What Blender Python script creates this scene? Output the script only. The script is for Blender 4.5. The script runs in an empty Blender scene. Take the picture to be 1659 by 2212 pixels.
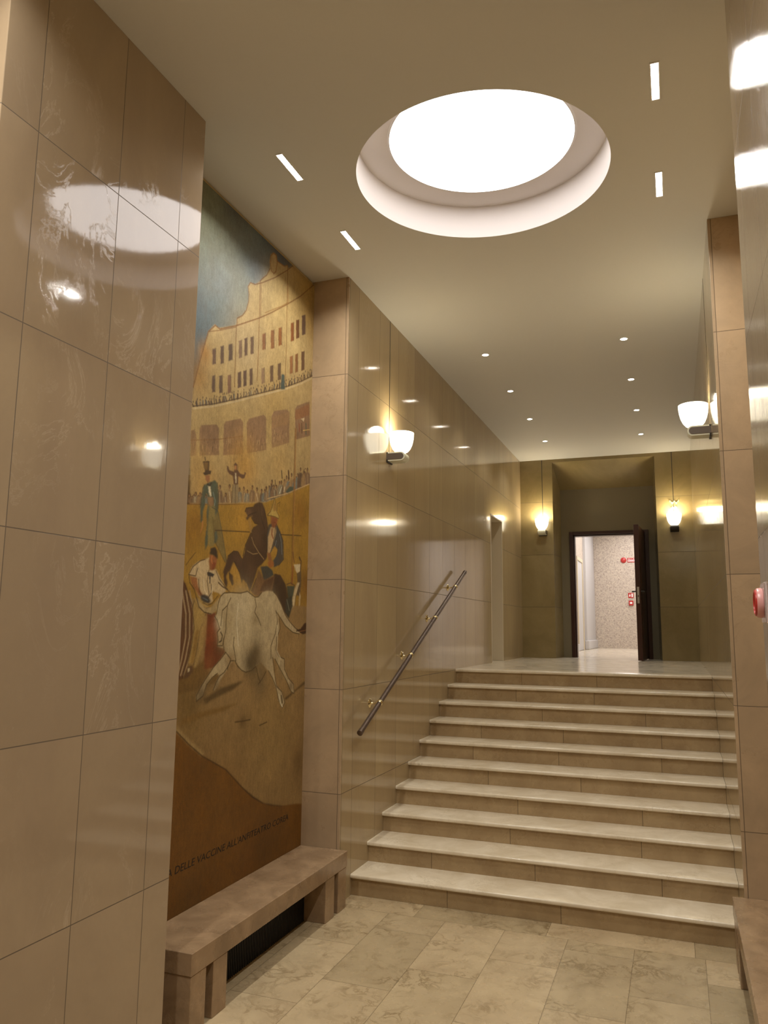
import bpy, bmesh, math, random
import numpy as np
from mathutils import Vector, Matrix
C = bpy.context.scene.collection
scene = bpy.context.scene
PI = math.pi

# ---------------------------------------------------------------- camera, world, exposure
W, H, D = 2.81, 5.02, 7.51          # corridor width, ceiling height, depth of the end wall
RISE, TREAD = 0.16, 0.3494
LAND = 10 * RISE
cam_data = bpy.data.cameras.new('camera')
cam = bpy.data.objects.new('camera', cam_data); C.objects.link(cam)
cam_data.sensor_fit = 'HORIZONTAL'; cam_data.sensor_width = 36.0
cam_data.lens = 36.0 * 1671.48 / 1659.0
cam_data.clip_start = 0.02
pitch, yaw, roll = 0.1492, 0.3590, 0.0103
cam.location = (2.4766, -5.9272, 2.068)
Fv = Vector((-math.sin(yaw)*math.cos(pitch), math.cos(yaw)*math.cos(pitch), math.sin(pitch)))
Rv = Vector((math.cos(yaw), math.sin(yaw), 0)); Uv = Rv.cross(Fv)
R2 = Rv*math.cos(roll) + Uv*math.sin(roll); U2 = -Rv*math.sin(roll) + Uv*math.cos(roll)
cam.rotation_euler = Matrix((R2, U2, -Fv)).transposed().to_euler()
scene.camera = cam
world = bpy.data.worlds.new('world'); scene.world = world; world.use_nodes = True
world.node_tree.nodes['Background'].inputs[0].default_value = (0.9, 0.75, 0.55, 1)
world.node_tree.nodes['Background'].inputs[1].default_value = 0.02
vs = scene.view_settings
vs.view_transform = 'Standard'; vs.look = 'None'; vs.gamma = 1; vs.use_curve_mapping = False
vs.exposure = 0.1
SKY_E, SPOT_LINEAR, SPOT_DOWN, BULB, GLASS_E, ROOM_E = 4.6, 13.5, 25.0, 7.0, 3.2, 36.0

# ---------------------------------------------------------------- helpers
def srgb(h):
    v = [int(h[i:i+2], 16)/255 for i in (0, 2, 4)]
    return [c/12.92 if c <= .04045 else ((c+.055)/1.055)**2.4 for c in v]

class N:
    def __init__(self, name):
        self.m = bpy.data.materials.new(name); self.m.use_nodes = True
        self.t = self.m.node_tree; self.b = self.t.nodes['Principled BSDF']
    def n(self, typ, **kw):
        x = self.t.nodes.new(typ)
        for k, v in kw.items(): setattr(x, k, v)
        return x
    def l(self, a, b): self.t.links.new(a, b)
    def val(self, sock, v):
        if hasattr(v, 'is_linked') or hasattr(v, 'links'): self.l(v, sock)
        else: sock.default_value = v
    def math(self, op, a, b=0.0, c=None):
        x = self.n('ShaderNodeMath', operation=op); self.val(x.inputs[0], a); self.val(x.inputs[1], b)
        if c is not None: self.val(x.inputs[2], c)
        return x.outputs[0]
    def mix(self, f, a, b, mode='MIX'):
        x = self.n('ShaderNodeMix', data_type='RGBA', blend_type=mode)
        self.val(x.inputs[0], f)
        for s, v in ((x.inputs[6], a), (x.inputs[7], b)):
            if isinstance(v, (tuple, list)): s.default_value = (*v[:3], 1)
            else: self.l(v, s)
        return x.outputs[2]
    def ramp(self, f, stops):
        x = self.n('ShaderNodeValToRGB'); e = x.color_ramp.elements
        while len(e) < len(stops): e.new(0.5)
        for i, (p, c) in enumerate(stops):
            e[i].position = p; e[i].color = (c, c, c, 1) if isinstance(c, (int, float)) else (*c[:3], 1)
        self.l(f, x.inputs[0]); return x.outputs[0]
    def noise(self, vec, scale, detail=4, rough=.55, dist=0.0):
        x = self.n('ShaderNodeTexNoise'); self.l(vec, x.inputs['Vector'])
        x.inputs['Scale'].default_value = scale; x.inputs['Detail'].default_value = detail
        x.inputs['Roughness'].default_value = rough; x.inputs['Distortion'].default_value = dist
        return x.outputs['Fac']
    def scaled(self, vec, s, off=(0, 0, 0)):
        x = self.n('ShaderNodeMapping'); self.l(vec, x.inputs[0]); x.inputs['Scale'].default_value = s
        x.inputs['Location'].default_value = off
        return x.outputs[0]

def simple(name, col, rough=.5, metal=0.0, spec=None, noise=0.0, nscale=40, coat=0):
    k = N(name); b = k.b
    c = srgb(col) if isinstance(col, str) else col
    b.inputs['Base Color'].default_value = (*c, 1)
    b.inputs['Roughness'].default_value = rough; b.inputs['Metallic'].default_value = metal
    if coat: b.inputs['Coat Weight'].default_value = coat
    if noise:
        tc = k.n('ShaderNodeTexCoord').outputs['Object']
        f = k.noise(tc, nscale, 5)
        k.l(k.mix(f, [x*(1-noise) for x in c], [min(1, x*(1+noise)) for x in c]), b.inputs['Base Color'])
    return k.m

def emitter(name, col, strength):
    k = N(name); k.b.inputs['Base Color'].default_value = (*col, 1)
    k.b.inputs['Emission Color'].default_value = (*col, 1); k.b.inputs['Emission Strength'].default_value = strength
    return k.m

ZJ = [0.80, 1.588, 2.452, 3.303, 4.163]

def marble(name, dark, light, vein, rough=.1, axis=None, joints=(), zj=(), bump=.0, streak=.0, veins=.5,
           tint=.10, vstretch=1.0, jw=.0022, cloud=1.4, spec=.5, wob=.0, craze=.0):
    k = N(name); b = k.b
    pos = k.n('ShaderNodeNewGeometry').outputs['Position']
    sep = k.n('ShaderNodeSeparateXYZ'); k.l(pos, sep.inputs[0])
    dark, light, vein = srgb(dark), srgb(light), srgb(vein)
    # cell index for a tint and a texture offset per slab
    cell = None; line = None
    def acc(a, b_, op='ADD'): return b_ if a is None else k.math(op, a, b_)
    if axis:
        u = sep.outputs['XYZ'.index(axis)]
        for j in joints:
            cell = acc(cell, k.math('MULTIPLY', k.math('GREATER_THAN', u, j), 1.37))
            line = acc(line, k.math('COMPARE', u, j, jw), 'MAXIMUM')
    for j in zj:
        cell = acc(cell, k.math('MULTIPLY', k.math('GREATER_THAN', sep.outputs[2], j), 7.91))
        line = acc(line, k.math('COMPARE', sep.outputs[2], j, jw), 'MAXIMUM')
    vec = pos
    if cell is not None:
        cv = k.n('ShaderNodeCombineXYZ'); k.l(cell, cv.inputs[0]); k.l(cell, cv.inputs[1]); k.l(cell, cv.inputs[2])
        ad = k.n('ShaderNodeVectorMath', operation='ADD'); k.l(pos, ad.inputs[0]); k.l(cv.outputs[0], ad.inputs[1])
        vec = ad.outputs[0]
    v2 = k.scaled(vec, (1, 1, vstretch))
    f = k.noise(v2, cloud, 7, .62, .6)
    col = k.mix(k.ramp(f, [(.3, 0.0), (.7, 1.0)]), dark, light)
    g = k.noise(v2, cloud*2.6, 10, .68, .9)
    vv = k.ramp(k.math('ABSOLUTE', k.math('SUBTRACT', g, .5)), [(.0, 1.0), (.006, 0.35), (.018, 0.0)])
    patch = k.ramp(k.noise(v2, cloud*.9, 3), [(.5, 0.0), (.66, 1.0)])
    col = k.mix(k.math('MULTIPLY', k.math('MULTIPLY', vv, patch), veins), col, vein)
    fine = k.noise(v2, 38, 4, .7)
    col = k.mix(k.math('MULTIPLY', k.ramp(fine, [(.35, 0.0), (.7, 1.0)]), .16), col, dark)
    if cell is not None:
        wn = k.n('ShaderNodeTexWhiteNoise', noise_dimensions='1D'); k.l(cell, wn.inputs['W'])
        s = k.math('ADD', k.math('MULTIPLY', wn.outputs['Value'], tint), 1-tint/2)
        vm = k.n('ShaderNodeVectorMath', operation='SCALE'); k.l(col, vm.inputs[0]); k.l(s, vm.inputs['Scale'])
        col = vm.outputs[0]
        col = k.mix(k.math('MULTIPLY', line, .72), col, (.045, .028, .015))
    k.l(col, b.inputs['Base Color'])
    r = k.math('ADD', k.math('MULTIPLY', k.noise(v2, 6, 5), rough*.9), rough*.55)
    if line is not None: r = k.math('MAXIMUM', r, k.math('MULTIPLY', line, .8))
    k.l(r, b.inputs['Roughness'])
    b.inputs['Specular IOR Level'].default_value = spec
    h = None
    if streak:
        h = k.math('MULTIPLY', k.noise(k.scaled(vec, (26, 26, .9)), 1.0, 4, .6), streak)
    if craze:
        h = acc(h, k.math('MULTIPLY', k.noise(k.scaled(vec, (90, 90, 22)), 1.0, 5, .65), craze))
    if wob:
        h = acc(h, k.math('MULTIPLY', k.noise(k.scaled(vec, (2.2, 2.2, .5)), 1.0, 1), wob))
    if bump:
        h = acc(h, k.math('MULTIPLY', k.noise(v2, 16, 6), bump))
        h = acc(h, k.math('MULTIPLY', k.math('MULTIPLY', vv, patch), bump*.5))
    if line is not None: h = acc(h, k.math('MULTIPLY', line, -.0015))
    if h is not None:
        bp = k.n('ShaderNodeBump'); bp.inputs['Strength'].default_value = 1.0; bp.inputs['Distance'].default_value = 1.0
        k.l(h, bp.inputs['Height']); k.l(bp.outputs[0], b.inputs['Normal'])
    return k.m

def bm_box(bm, x0, x1, y0, y1, z0, z1, bev=0.0):
    r = bmesh.ops.create_cube(bm, size=1.0)
    vs_ = r['verts']
    bmesh.ops.scale(bm, vec=(x1-x0, y1-y0, z1-z0), verts=vs_)
    bmesh.ops.translate(bm, vec=((x0+x1)/2, (y0+y1)/2, (z0+z1)/2), verts=vs_)
    if bev:
        ed = list({e for v in vs_ for e in v.link_edges})
        bmesh.ops.bevel(bm, geom=ed, offset=bev, segments=3, profile=.5, affect='EDGES')

def bm_lathe(bm, prof, origin, axis='Z', seg=32):
    """prof: list of (radius, height along the axis)"""
    o = Vector(origin); rings = []
    for r, h in prof:
        ring = []
        for i in range(seg):
            a = 2*PI*i/seg; c, s = r*math.cos(a), r*math.sin(a)
            p = {'Z': (c, s, h), 'X': (h, c, s), 'Y': (c, h, s)}[axis]
            ring.append(bm.verts.new(o+Vector(p)))
        rings.append(ring)
    for a, b in zip(rings, rings[1:]):
        for i in range(seg):
            j = (i+1) % seg; bm.faces.new((a[i], a[j], b[j], b[i]))
    return rings

def bm_cap(bm, ring): bm.faces.new(ring)

def bm_tube(bm, path, r, seg=16, cap=True):
    pts = [Vector(p) for p in path]; rings = []
    for i, p in enumerate(pts):
        d = (pts[min(i+1, len(pts)-1)]-pts[max(i-1, 0)]).normalized()
        u = d.cross(Vector((1, 0, 0)));
        if u.length < .1: u = d.cross(Vector((0, 0, 1)))
        u.normalize(); v = d.cross(u)
        rr = r[i] if isinstance(r, (list, tuple)) else r
        rings.append([bm.verts.new(p+rr*(u*math.cos(2*PI*k/seg)+v*math.sin(2*PI*k/seg))) for k in range(seg)])
    for a, b in zip(rings, rings[1:]):
        for k in range(seg):
            j = (k+1) % seg; bm.faces.new((a[k], a[j], b[j], b[k]))
    if cap: bm.faces.new(rings[0]); bm.faces.new(rings[-1])

def bm_poly(bm, pts, ext):
    """flat polygon extruded by the vector ext"""
    a = [bm.verts.new(p) for p in pts]; e = Vector(ext); b = [bm.verts.new(Vector(p)+e) for p in pts]
    bm.faces.new(a); bm.faces.new(list(reversed(b)))
    n = len(a)
    for i in range(n): bm.faces.new((a[i], b[i], b[(i+1) % n], a[(i+1) % n]))

def obj(name, bm, mat, parent=None, smooth=False, loc=None):
    bmesh.ops.recalc_face_normals(bm, faces=bm.faces)
    me = bpy.data.meshes.new(name); bm.to_mesh(me); bm.free()
    if smooth:
        for p in me.polygons: p.use_smooth = True
        try: me.set_sharp_from_angle(angle=math.radians(38))
        except Exception: pass
    o = bpy.data.objects.new(name, me); C.objects.link(o)
    if mat: me.materials.append(mat)
    if parent: o.parent = parent
    if loc: o.location = loc
    return o

def struct(name, bm, mat, **kw):
    o = obj(name, bm, mat, **kw); o['kind'] = 'structure'; return o

def tag(o, label, cat, group=None):
    o['label'] = label; o['category'] = cat
    if group: o['group'] = group
    return o

def thing(name, label, cat, loc=(0, 0, 0), rz=0, group=None):
    o = bpy.data.objects.new(name, None); C.objects.link(o); o.empty_display_size = .1
    o.location = loc; o.rotation_euler = (0, 0, rz)
    return tag(o, label, cat, group)

def copy_tree(o, parent=None):
    c = o.copy(); C.objects.link(c); c.parent = parent
    for ch in list(o.children): copy_tree(ch, c)
    return c

def text_obj(name, body, size, mat, mtx, parent=None, shear=0.0, width=None, height=None, thick=.0006):
    cu = bpy.data.curves.new(name, 'FONT'); cu.body = body; cu.size = size; cu.shear = shear; cu.extrude = thick
    cu.resolution_u = 3
    tmp = bpy.data.objects.new(name+'_c', cu); C.objects.link(tmp)
    dg = bpy.context.evaluated_depsgraph_get(); dg.update()
    me = bpy.data.meshes.new_from_object(tmp.evaluated_get(dg)); me.name = name
    bpy.data.objects.remove(tmp); bpy.data.curves.remove(cu)
    xs = [v.co.x for v in me.vertices]; ys = [v.co.y for v in me.vertices]
    sx = (width/(max(xs)-min(xs))) if width else 1; sy = (height/(max(ys)-min(ys))) if height else sx
    for v in me.vertices:
        v.co.x = (v.co.x-min(xs))*sx; v.co.y = (v.co.y-min(ys))*sy
    me.transform(mtx); me.materials.clear(); me.materials.append(mat)
    o = bpy.data.objects.new(name, me); C.objects.link(o); o.parent = parent
    return o

# ---------------------------------------------------------------- materials
YJ_CORR = [-.2+.0, .005, .52, 1.04, 1.56, 2.09, 2.60, 3.11, 3.62, 4.14, 4.66, 5.78, 6.1, 7.0]
YJ_PIL = [-3.6, -3.085, -2.595]
M_pillar = marble('polished_marble_pillar', '98856e', 'a9957a', 'cbbaa4', rough=.06, axis='Y', joints=YJ_PIL, zj=ZJ,
                  bump=.0002, veins=.5, vstretch=.6, cloud=1.3, wob=.00015, spec=.75)
M_pillar_r = marble('polished_marble_right', '98856e', 'a9957a', 'cbbaa4', rough=.10, axis='Y', joints=YJ_PIL, zj=ZJ,
                    bump=.0001, craze=.0010, streak=.0006, veins=.4, vstretch=.4)
M_corr = marble('polished_marble_corridor', 'a59070', 'b6a27c', 'c6b28c', rough=.08, axis='Y', joints=YJ_CORR, zj=ZJ,
                streak=.00045, craze=.00012, wob=.0009, bump=.00006, veins=.3, vstretch=.25, tint=.06)
M_back = marble('dull_marble_end_wall', '84744e', '9a885e', 'a8946c', rough=.2, axis='X', joints=(), zj=[2.455, 3.35, 4.27],
                bump=.00006, veins=.25, tint=.08)
M_pilaster = marble('honed_marble_pilaster', 'a08a6e', 'ba9f7e', '8c7456', rough=.32, axis='X', joints=(-.022, W+.022), zj=ZJ,
                    bump=.0003, veins=.55, cloud=2.2, tint=.14)
M_bench = marble('reddish_marble_bench', '826a50', 'a88c6c', 'c8ac8c', rough=.28, bump=.0003, veins=.6, cloud=5.5)
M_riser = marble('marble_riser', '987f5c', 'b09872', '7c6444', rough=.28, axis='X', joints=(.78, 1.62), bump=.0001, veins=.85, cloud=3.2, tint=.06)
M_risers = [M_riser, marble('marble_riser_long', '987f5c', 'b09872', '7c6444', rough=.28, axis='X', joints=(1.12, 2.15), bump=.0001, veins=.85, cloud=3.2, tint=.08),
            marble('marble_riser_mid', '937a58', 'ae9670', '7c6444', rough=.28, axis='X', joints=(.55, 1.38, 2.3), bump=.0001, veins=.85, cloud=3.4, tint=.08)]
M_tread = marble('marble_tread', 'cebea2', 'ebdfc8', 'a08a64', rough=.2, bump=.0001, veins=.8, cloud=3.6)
M_landing = marble('marble_landing', 'd2c6b0', 'ece0ca', 'a89878', rough=.14, bump=.00002, veins=.6, cloud=2.4)
M_ceiling = simple('ceiling_plaster', (.66, .65, .62), .75, noise=.015, nscale=60)
M_well = simple('skylight_plaster', (.80, .76, .74), .7)
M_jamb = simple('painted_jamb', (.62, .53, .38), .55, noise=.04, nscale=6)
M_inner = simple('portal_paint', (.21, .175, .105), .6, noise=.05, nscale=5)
M_recess = simple('recess_plaster', (.45, .33, .16), .7, noise=.2, nscale=3)
M_wood = simple('dark_wood', '381b10', .3, noise=.12, nscale=8)
M_brass = simple('brass', (.80, .68, .40), .2, 1.0)
M_bronze = simple('dark_bronze_rail', (.12, .085, .065), .32, .6, noise=.5, nscale=25)
M_dark = simple('dark_metal', (.03, .025, .018), .35, .4)
M_brownplate = simple('brown_plate', (.13, .10, .075), .4)
M_cream = simple('cream_enamel', (.80, .80, .64), .35)
M_black = simple('black_gap', (.012, .010, .008), .8)
M_grille = simple('black_grille', (.022, .020, .018), .45, .3)
M_white = simple('white_paint', (.80, .78, .76), .5)
M_red = simple('red_plastic', (.45, .03, .025), .3)
M_hall = simple('hall_paint', (.52, .50, .49), .55)
M_redp = simple('faded_red_plastic', (.72, .22, .22), .35)
M_signwhite = simple('sign_white', (.85, .82, .8), .5)
M_steel = simple('brushed_steel', (.6, .6, .58), .3, 1.0)
M_tape = simple('yellowed_paper', (.75, .68, .38), .7)
M_groove = simple('wall_groove', (.03, .022, .012), .6)
M_led = emitter('led_strip', (1, .95, .88), 14)
M_disc = emitter('luminous_disc', (1, .955, .94), SKY_E)
M_down = emitter('downlight_lens', (1, .9, .75), 25)
M_glass = emitter('opal_glass', (1, .93, .74), GLASS_E)
M_panel = emitter('ceiling_panel_light', (1, .96, .95), 6)

def floor_mat():
    k = N('marble_floor_tiles'); b = k.b
    pos = k.n('ShaderNodeNewGeometry').outputs['Position']
    sep = k.n('ShaderNodeSeparateXYZ'); k.l(pos, sep.inputs[0])
    X, Y = sep.outputs[0], sep.outputs[1]
    border = k.math('GREATER_THAN', Y, -.235)
    cx = k.math('FLOOR', k.math('DIVIDE', k.math('ADD', X, .02), .43))
    fx = k.math('FRACT', k.math('DIVIDE', k.math('ADD', X, .02), .43))
    off = k.math('FRACT', k.math('MULTIPLY', cx, .618))
    yy = k.math('ADD', k.math('DIVIDE', Y, .86), off)
    cy = k.math('FLOOR', yy); fy = k.math('FRACT', yy)
    # border strip along the first riser
    xb = k.math('DIVIDE', k.math('ADD', X, .35), .95); cbx = k.math('FLOOR', xb); fbx = k.math('FRACT', xb)
    cell = k.math('ADD', k.math('MULTIPLY', cx, 3.17), k.math('MULTIPLY', cy, 5.53))
    cell = k.math('ADD', k.math('MULTIPLY', cell, k.math('SUBTRACT', 1.0, border)), k.math('MULTIPLY', k.math('MULTIPLY', cbx, 2.3), border))
    def edge(f, size, w=.003): return k.math('LESS_THAN', f, w/size)
    l1 = k.math('MAXIMUM', edge(fx, .43), edge(fy, .86)); l1 = k.math('MULTIPLY', l1, k.math('SUBTRACT', 1.0, border))
    l2 = k.math('MULTIPLY', edge(fbx, .95), border)
    line = k.math('MAXIMUM', k.math('MAXIMUM', l1, l2), k.math('COMPARE', Y, -.235, .0012))
    cv = k.n('ShaderNodeCombineXYZ'); k.l(cell, cv.inputs[0]); k.l(cell, cv.inputs[1])
    ad = k.n('ShaderNodeVectorMath', operation='ADD'); k.l(pos, ad.inputs[0]); k.l(cv.outputs[0], ad.inputs[1]); v = ad.outputs[0]
    f = k.noise(v, 2.6, 6, .6, .8)
    col = k.mix(k.ramp(f, [(.3, 0.0), (.7, 1.0)]), srgb('b09b78'), srgb('c9b48e'))
    g = k.noise(v, 6.5, 9, .64, 1.2)
    vv = k.ramp(k.math('ABSOLUTE', k.math('SUBTRACT', g, .47)), [(.0, 1.0), (.015, .7), (.05, 0.0)])
    pt = k.ramp(k.noise(v, 3.0, 3), [(.42, 0.0), (.6, 1.0)])
    col = k.mix(k.math('MULTIPLY', k.math('MULTIPLY', vv, pt), .85), col, srgb('86704c'))
    wn = k.n('ShaderNodeTexWhiteNoise', noise_dimensions='1D'); k.l(cell, wn.inputs['W'])
    s = k.math('ADD', k.math('MULTIPLY', wn.outputs['Value'], .34), .76)
    vm = k.n('ShaderNodeVectorMath', operation='SCALE'); k.l(col, vm.inputs[0]); k.l(s, vm.inputs['Scale'])
    col = k.mix(k.math('MULTIPLY', wn.outputs['Value'], .30), vm.outputs[0], srgb('a29078'))
    col = k.mix(k.math('MULTIPLY', line, .75), col, srgb('5a4a34'))
    k.l(col, b.inputs['Base Color'])
    k.l(k.math('ADD', k.math('MULTIPLY', k.noise(v, 7, 5), .22), .16), b.inputs['Roughness'])
    bp = k.n('ShaderNodeBump'); bp.inputs['Distance'].default_value = 1.0
    k.l(k.math('ADD', k.math('MULTIPLY', k.noise(v, 14, 5), .0003), k.math('MULTIPLY', line, -.001)), bp.inputs['Height'])
    k.l(bp.outputs[0], b.inputs['Normal'])
    return k.m
M_floor = floor_mat()

def terrazzo():
    k = N('speckled_mosaic'); b = k.b
    tc = k.n('ShaderNodeTexCoord').outputs['Object']
    v = k.n('ShaderNodeTexVoronoi'); v.inputs['Scale'].default_value = 44; k.l(tc, v.inputs['Vector'])
    sp = k.n('ShaderNodeSeparateColor'); k.l(v.outputs['Color'], sp.inputs[0])
    c = k.ramp(sp.outputs[0], [(.0, srgb('a49488')), (.35, srgb('bcae9e')), (.6, srgb('c0b2a2')), (.85, srgb('ccbeaa')), (1.0, srgb('ac9a8e'))])
    k.l(c, b.inputs['Base Color']); b.inputs['Roughness'].default_value = .5
    return k.m
M_terrazzo = terrazzo()

# ---------------------------------------------------------------- the room shell
T = .6
YP, YQ = -2.39, -.226       # recess between the near pillar and the corridor wall
REC = .345
BK = -9.2
bm = bmesh.new(); bm_box(bm, -T, W+T, BK, .45, -.2, 0); struct('floor', bm, M_floor)
bm = bmesh.new(); bm_box(bm, -T-2.2, W+T, 9*TREAD+.30, 17.2, LAND-.16, LAND-.001); struct('floor_landing', bm, M_landing)

for side, sx in (('left', lambda x: x), ('right', lambda x: W-x)):
    def bb(bm, a, b_, *r): bm_box(bm, min(sx(a), sx(b_)), max(sx(a), sx(b_)), *r)
    bm = bmesh.new(); bb(bm, -T, 0, -3.80, YP, 0, H, .004); struct('wall_%s_pillar' % side, bm, M_pillar if side == 'left' else M_pillar_r)
    bm = bmesh.new(); bb(bm, -T, 0, BK, -5.96, 0, H, .004); struct('wall_%s_rear' % side, bm, M_pillar)
    bm = bmesh.new(); bb(bm, -T, -REC, YP, YQ, 0, H); bb(bm, -T, -REC, -5.96, -3.8, 0, H)
    struct('wall_%s_recess' % side, bm, M_recess)
    bm = bmesh.new()
    if side == 'left':
        for a in ((YQ+.02, 5.10, 0, H), (5.90, D+.6, 0, H), (5.10, 5.90, 3.74, H)): bb(bm, -T, 0, *a)
    else: bb(bm, -T, 0, YQ+.02, D+.6, 0, H)
    struct('wall_%s' % side, bm, M_corr)
    bm = bmesh.new(); bb(bm, -REC, -.0005, YQ, YQ+.0205, 0, H, .002); struct('trim_%d' % (1 if side == 'left' else 2), bm, M_pilaster)
# wall behind the photographer
bm = bmesh.new(); bm_box(bm, -T, W+T, BK-.2, BK, 0, H); struct('wall_rear', bm, M_pillar)

# end wall with its splayed portal
PX0, PX1, QX0, QX1, PZ, QZ, YI = .56, 2.25, .61, 2.20, 4.97, 4.57, 8.11
bm = bmesh.new()
bm_box(bm, 0, PX0, D, D+.6, LAND, H); bm_box(bm, PX1, W, D, D+.6, LAND, H); bm_box(bm, PX0, PX1, D, D+.6, PZ, H)
struct('wall_end', bm, M_back)
bm = bmesh.new()       # splayed jambs and soffit
for a, b_ in (((PX0, PX0-.001), (QX0, PX0-.001)), ):
    pass
bm_poly(bm, [(PX0-.002, D+.001, LAND), (PX0+.001, D+.001, LAND), (QX0, YI, LAND), (PX0-.002, YI, LAND)], (0, 0, PZ-LAND))
bm_poly(bm, [(PX1+.002, D+.001, LAND), (PX1-.001, D+.001, LAND), (QX1, YI, LAND), (PX1+.002, YI, LAND)], (0, 0, PZ-LAND))
bm_poly(bm, [(PX0, D+.001, PZ+.001), (PX0, D+.001, PZ-.004), (PX0, YI, QZ), (PX0, YI, PZ+.001)], (PX1-PX0, 0, 0))
struct('trim_3', bm, M_back)
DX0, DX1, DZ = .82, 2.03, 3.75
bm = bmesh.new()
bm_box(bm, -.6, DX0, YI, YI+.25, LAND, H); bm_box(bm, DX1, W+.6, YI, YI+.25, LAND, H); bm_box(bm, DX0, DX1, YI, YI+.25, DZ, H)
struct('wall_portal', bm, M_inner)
# door frame
bm = bmesh.new()
for (a, b_, c, d) in ((DX0-.065, DX0, LAND, DZ+.055), (DX1, DX1+.065, LAND, DZ+.055), (DX0, DX1, DZ, DZ+.055)):
    bm_box(bm, a, b_, YI-.022, YI+.27, c, d, .004)
for (a, b_, c, d) in ((DX0, DX0+.02, LAND, DZ), (DX1-.02, DX1, LAND, DZ), (DX0, DX1, DZ-.02, DZ)):
    bm_box(bm, a, b_, YI+.045, YI+.2, c, d, .002)
fr = struct('door_1', bm, M_wood)
tag(fr, 'dark varnished wooden door frame in the end wall', 'door frame')

# doorway in the left corridor wall
bm = bmesh.new()
bm_box(bm, -T-.01, .004, 5.10-.001, 5.10+.02, LAND, 3.74); bm_box(bm, -T-.01, .004, 5.88, 5.90+.001, LAND, 3.74)
bm_box(bm, -T-.01, .004, 5.10, 5.90, 3.72, 3.741)
struct('trim_4', bm, M_jamb)
bm = bmesh.new(); bm_box(bm, -T-.08, -T-.02, 5.0, 6.0, LAND, 3.85); struct('door_2', bm, M_white)

# ceiling with the round opening
SX, SY, SR, SH = 1.40, -1.31, .82, .25
bm = bmesh.new(); q = 1.0
bm_box(bm, -T, W+T, BK, SY-q, H, H+.3); bm_box(bm, -T, W+T, SY+q, D+.7, H, H+.3)
bm_box(bm, -T, SX-q, SY-q, SY+q, H, H+.3); bm_box(bm, SX+q, W+T, SY-q, SY+q, H, H+.3)
n = 128; ci = []; sq = []
for i in range(n):
    a = 2*PI*i/n; c, s = math.cos(a), math.sin(a); k_ = q/max(abs(c), abs(s))
    ci.append(bm.verts.new((SX+SR*c, SY+SR*s, H))); sq.append(bm.verts.new((SX+k_*c, SY+k_*s, H)))
for i in range(n):
    j = (i+1) % n; bm.faces.new((ci[i], ci[j], sq[j], sq[i]))
struct('ceiling', bm, M_ceiling)
bm = bmesh.new()
rg = bm_lathe(bm, [(SR, 0), (SR, SH), (.62, SH)], (SX, SY, H), seg=128)
well = thing('round_ceiling_light', 'large round luminous light in a white recessed well in the ceiling', 'ceiling light', (0, 0, 0))
obj('light_well', bm, M_well, well, smooth=True)
bm = bmesh.new(); rg = bm_lathe(bm, [(.62, SH), (.612, SH-.006), (.605, SH-.006)], (SX, SY, H), seg=128)
obj('rim', bm, M_white, well, smooth=True)
bm = bmesh.new(); rg = bm_lathe(bm, [(.612, SH+.0), (.612, SH-.002)], (SX, SY, H), seg=128); bm_cap(bm, rg[-1]); bm_cap(bm, rg[0])
dd = obj('luminous_diffuser', bm, M_disc, well); dd['label'] = 'glowing white round diffuser'
bm = bmesh.new(); bm_box(bm, -T, W+T, SY-1.05, SY+1.05, H+.305, H+.35); struct('ceiling_upper', bm, M_ceiling)

# ---------------------------------------------------------------- stairs
st = thing('staircase', 'wide flight of ten pale marble steps rising to the landing', 'stairs')
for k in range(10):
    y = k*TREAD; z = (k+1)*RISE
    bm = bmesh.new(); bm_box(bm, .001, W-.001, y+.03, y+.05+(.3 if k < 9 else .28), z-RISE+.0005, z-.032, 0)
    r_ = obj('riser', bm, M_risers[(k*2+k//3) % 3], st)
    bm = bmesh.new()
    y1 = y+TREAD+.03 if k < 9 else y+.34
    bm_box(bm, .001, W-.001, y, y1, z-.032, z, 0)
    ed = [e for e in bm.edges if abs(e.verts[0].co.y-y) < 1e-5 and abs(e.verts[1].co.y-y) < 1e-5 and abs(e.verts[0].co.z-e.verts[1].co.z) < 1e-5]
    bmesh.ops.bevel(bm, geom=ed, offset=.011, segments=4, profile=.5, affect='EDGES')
    obj('tread', bm, M_tread, st, smooth=True)

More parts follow.
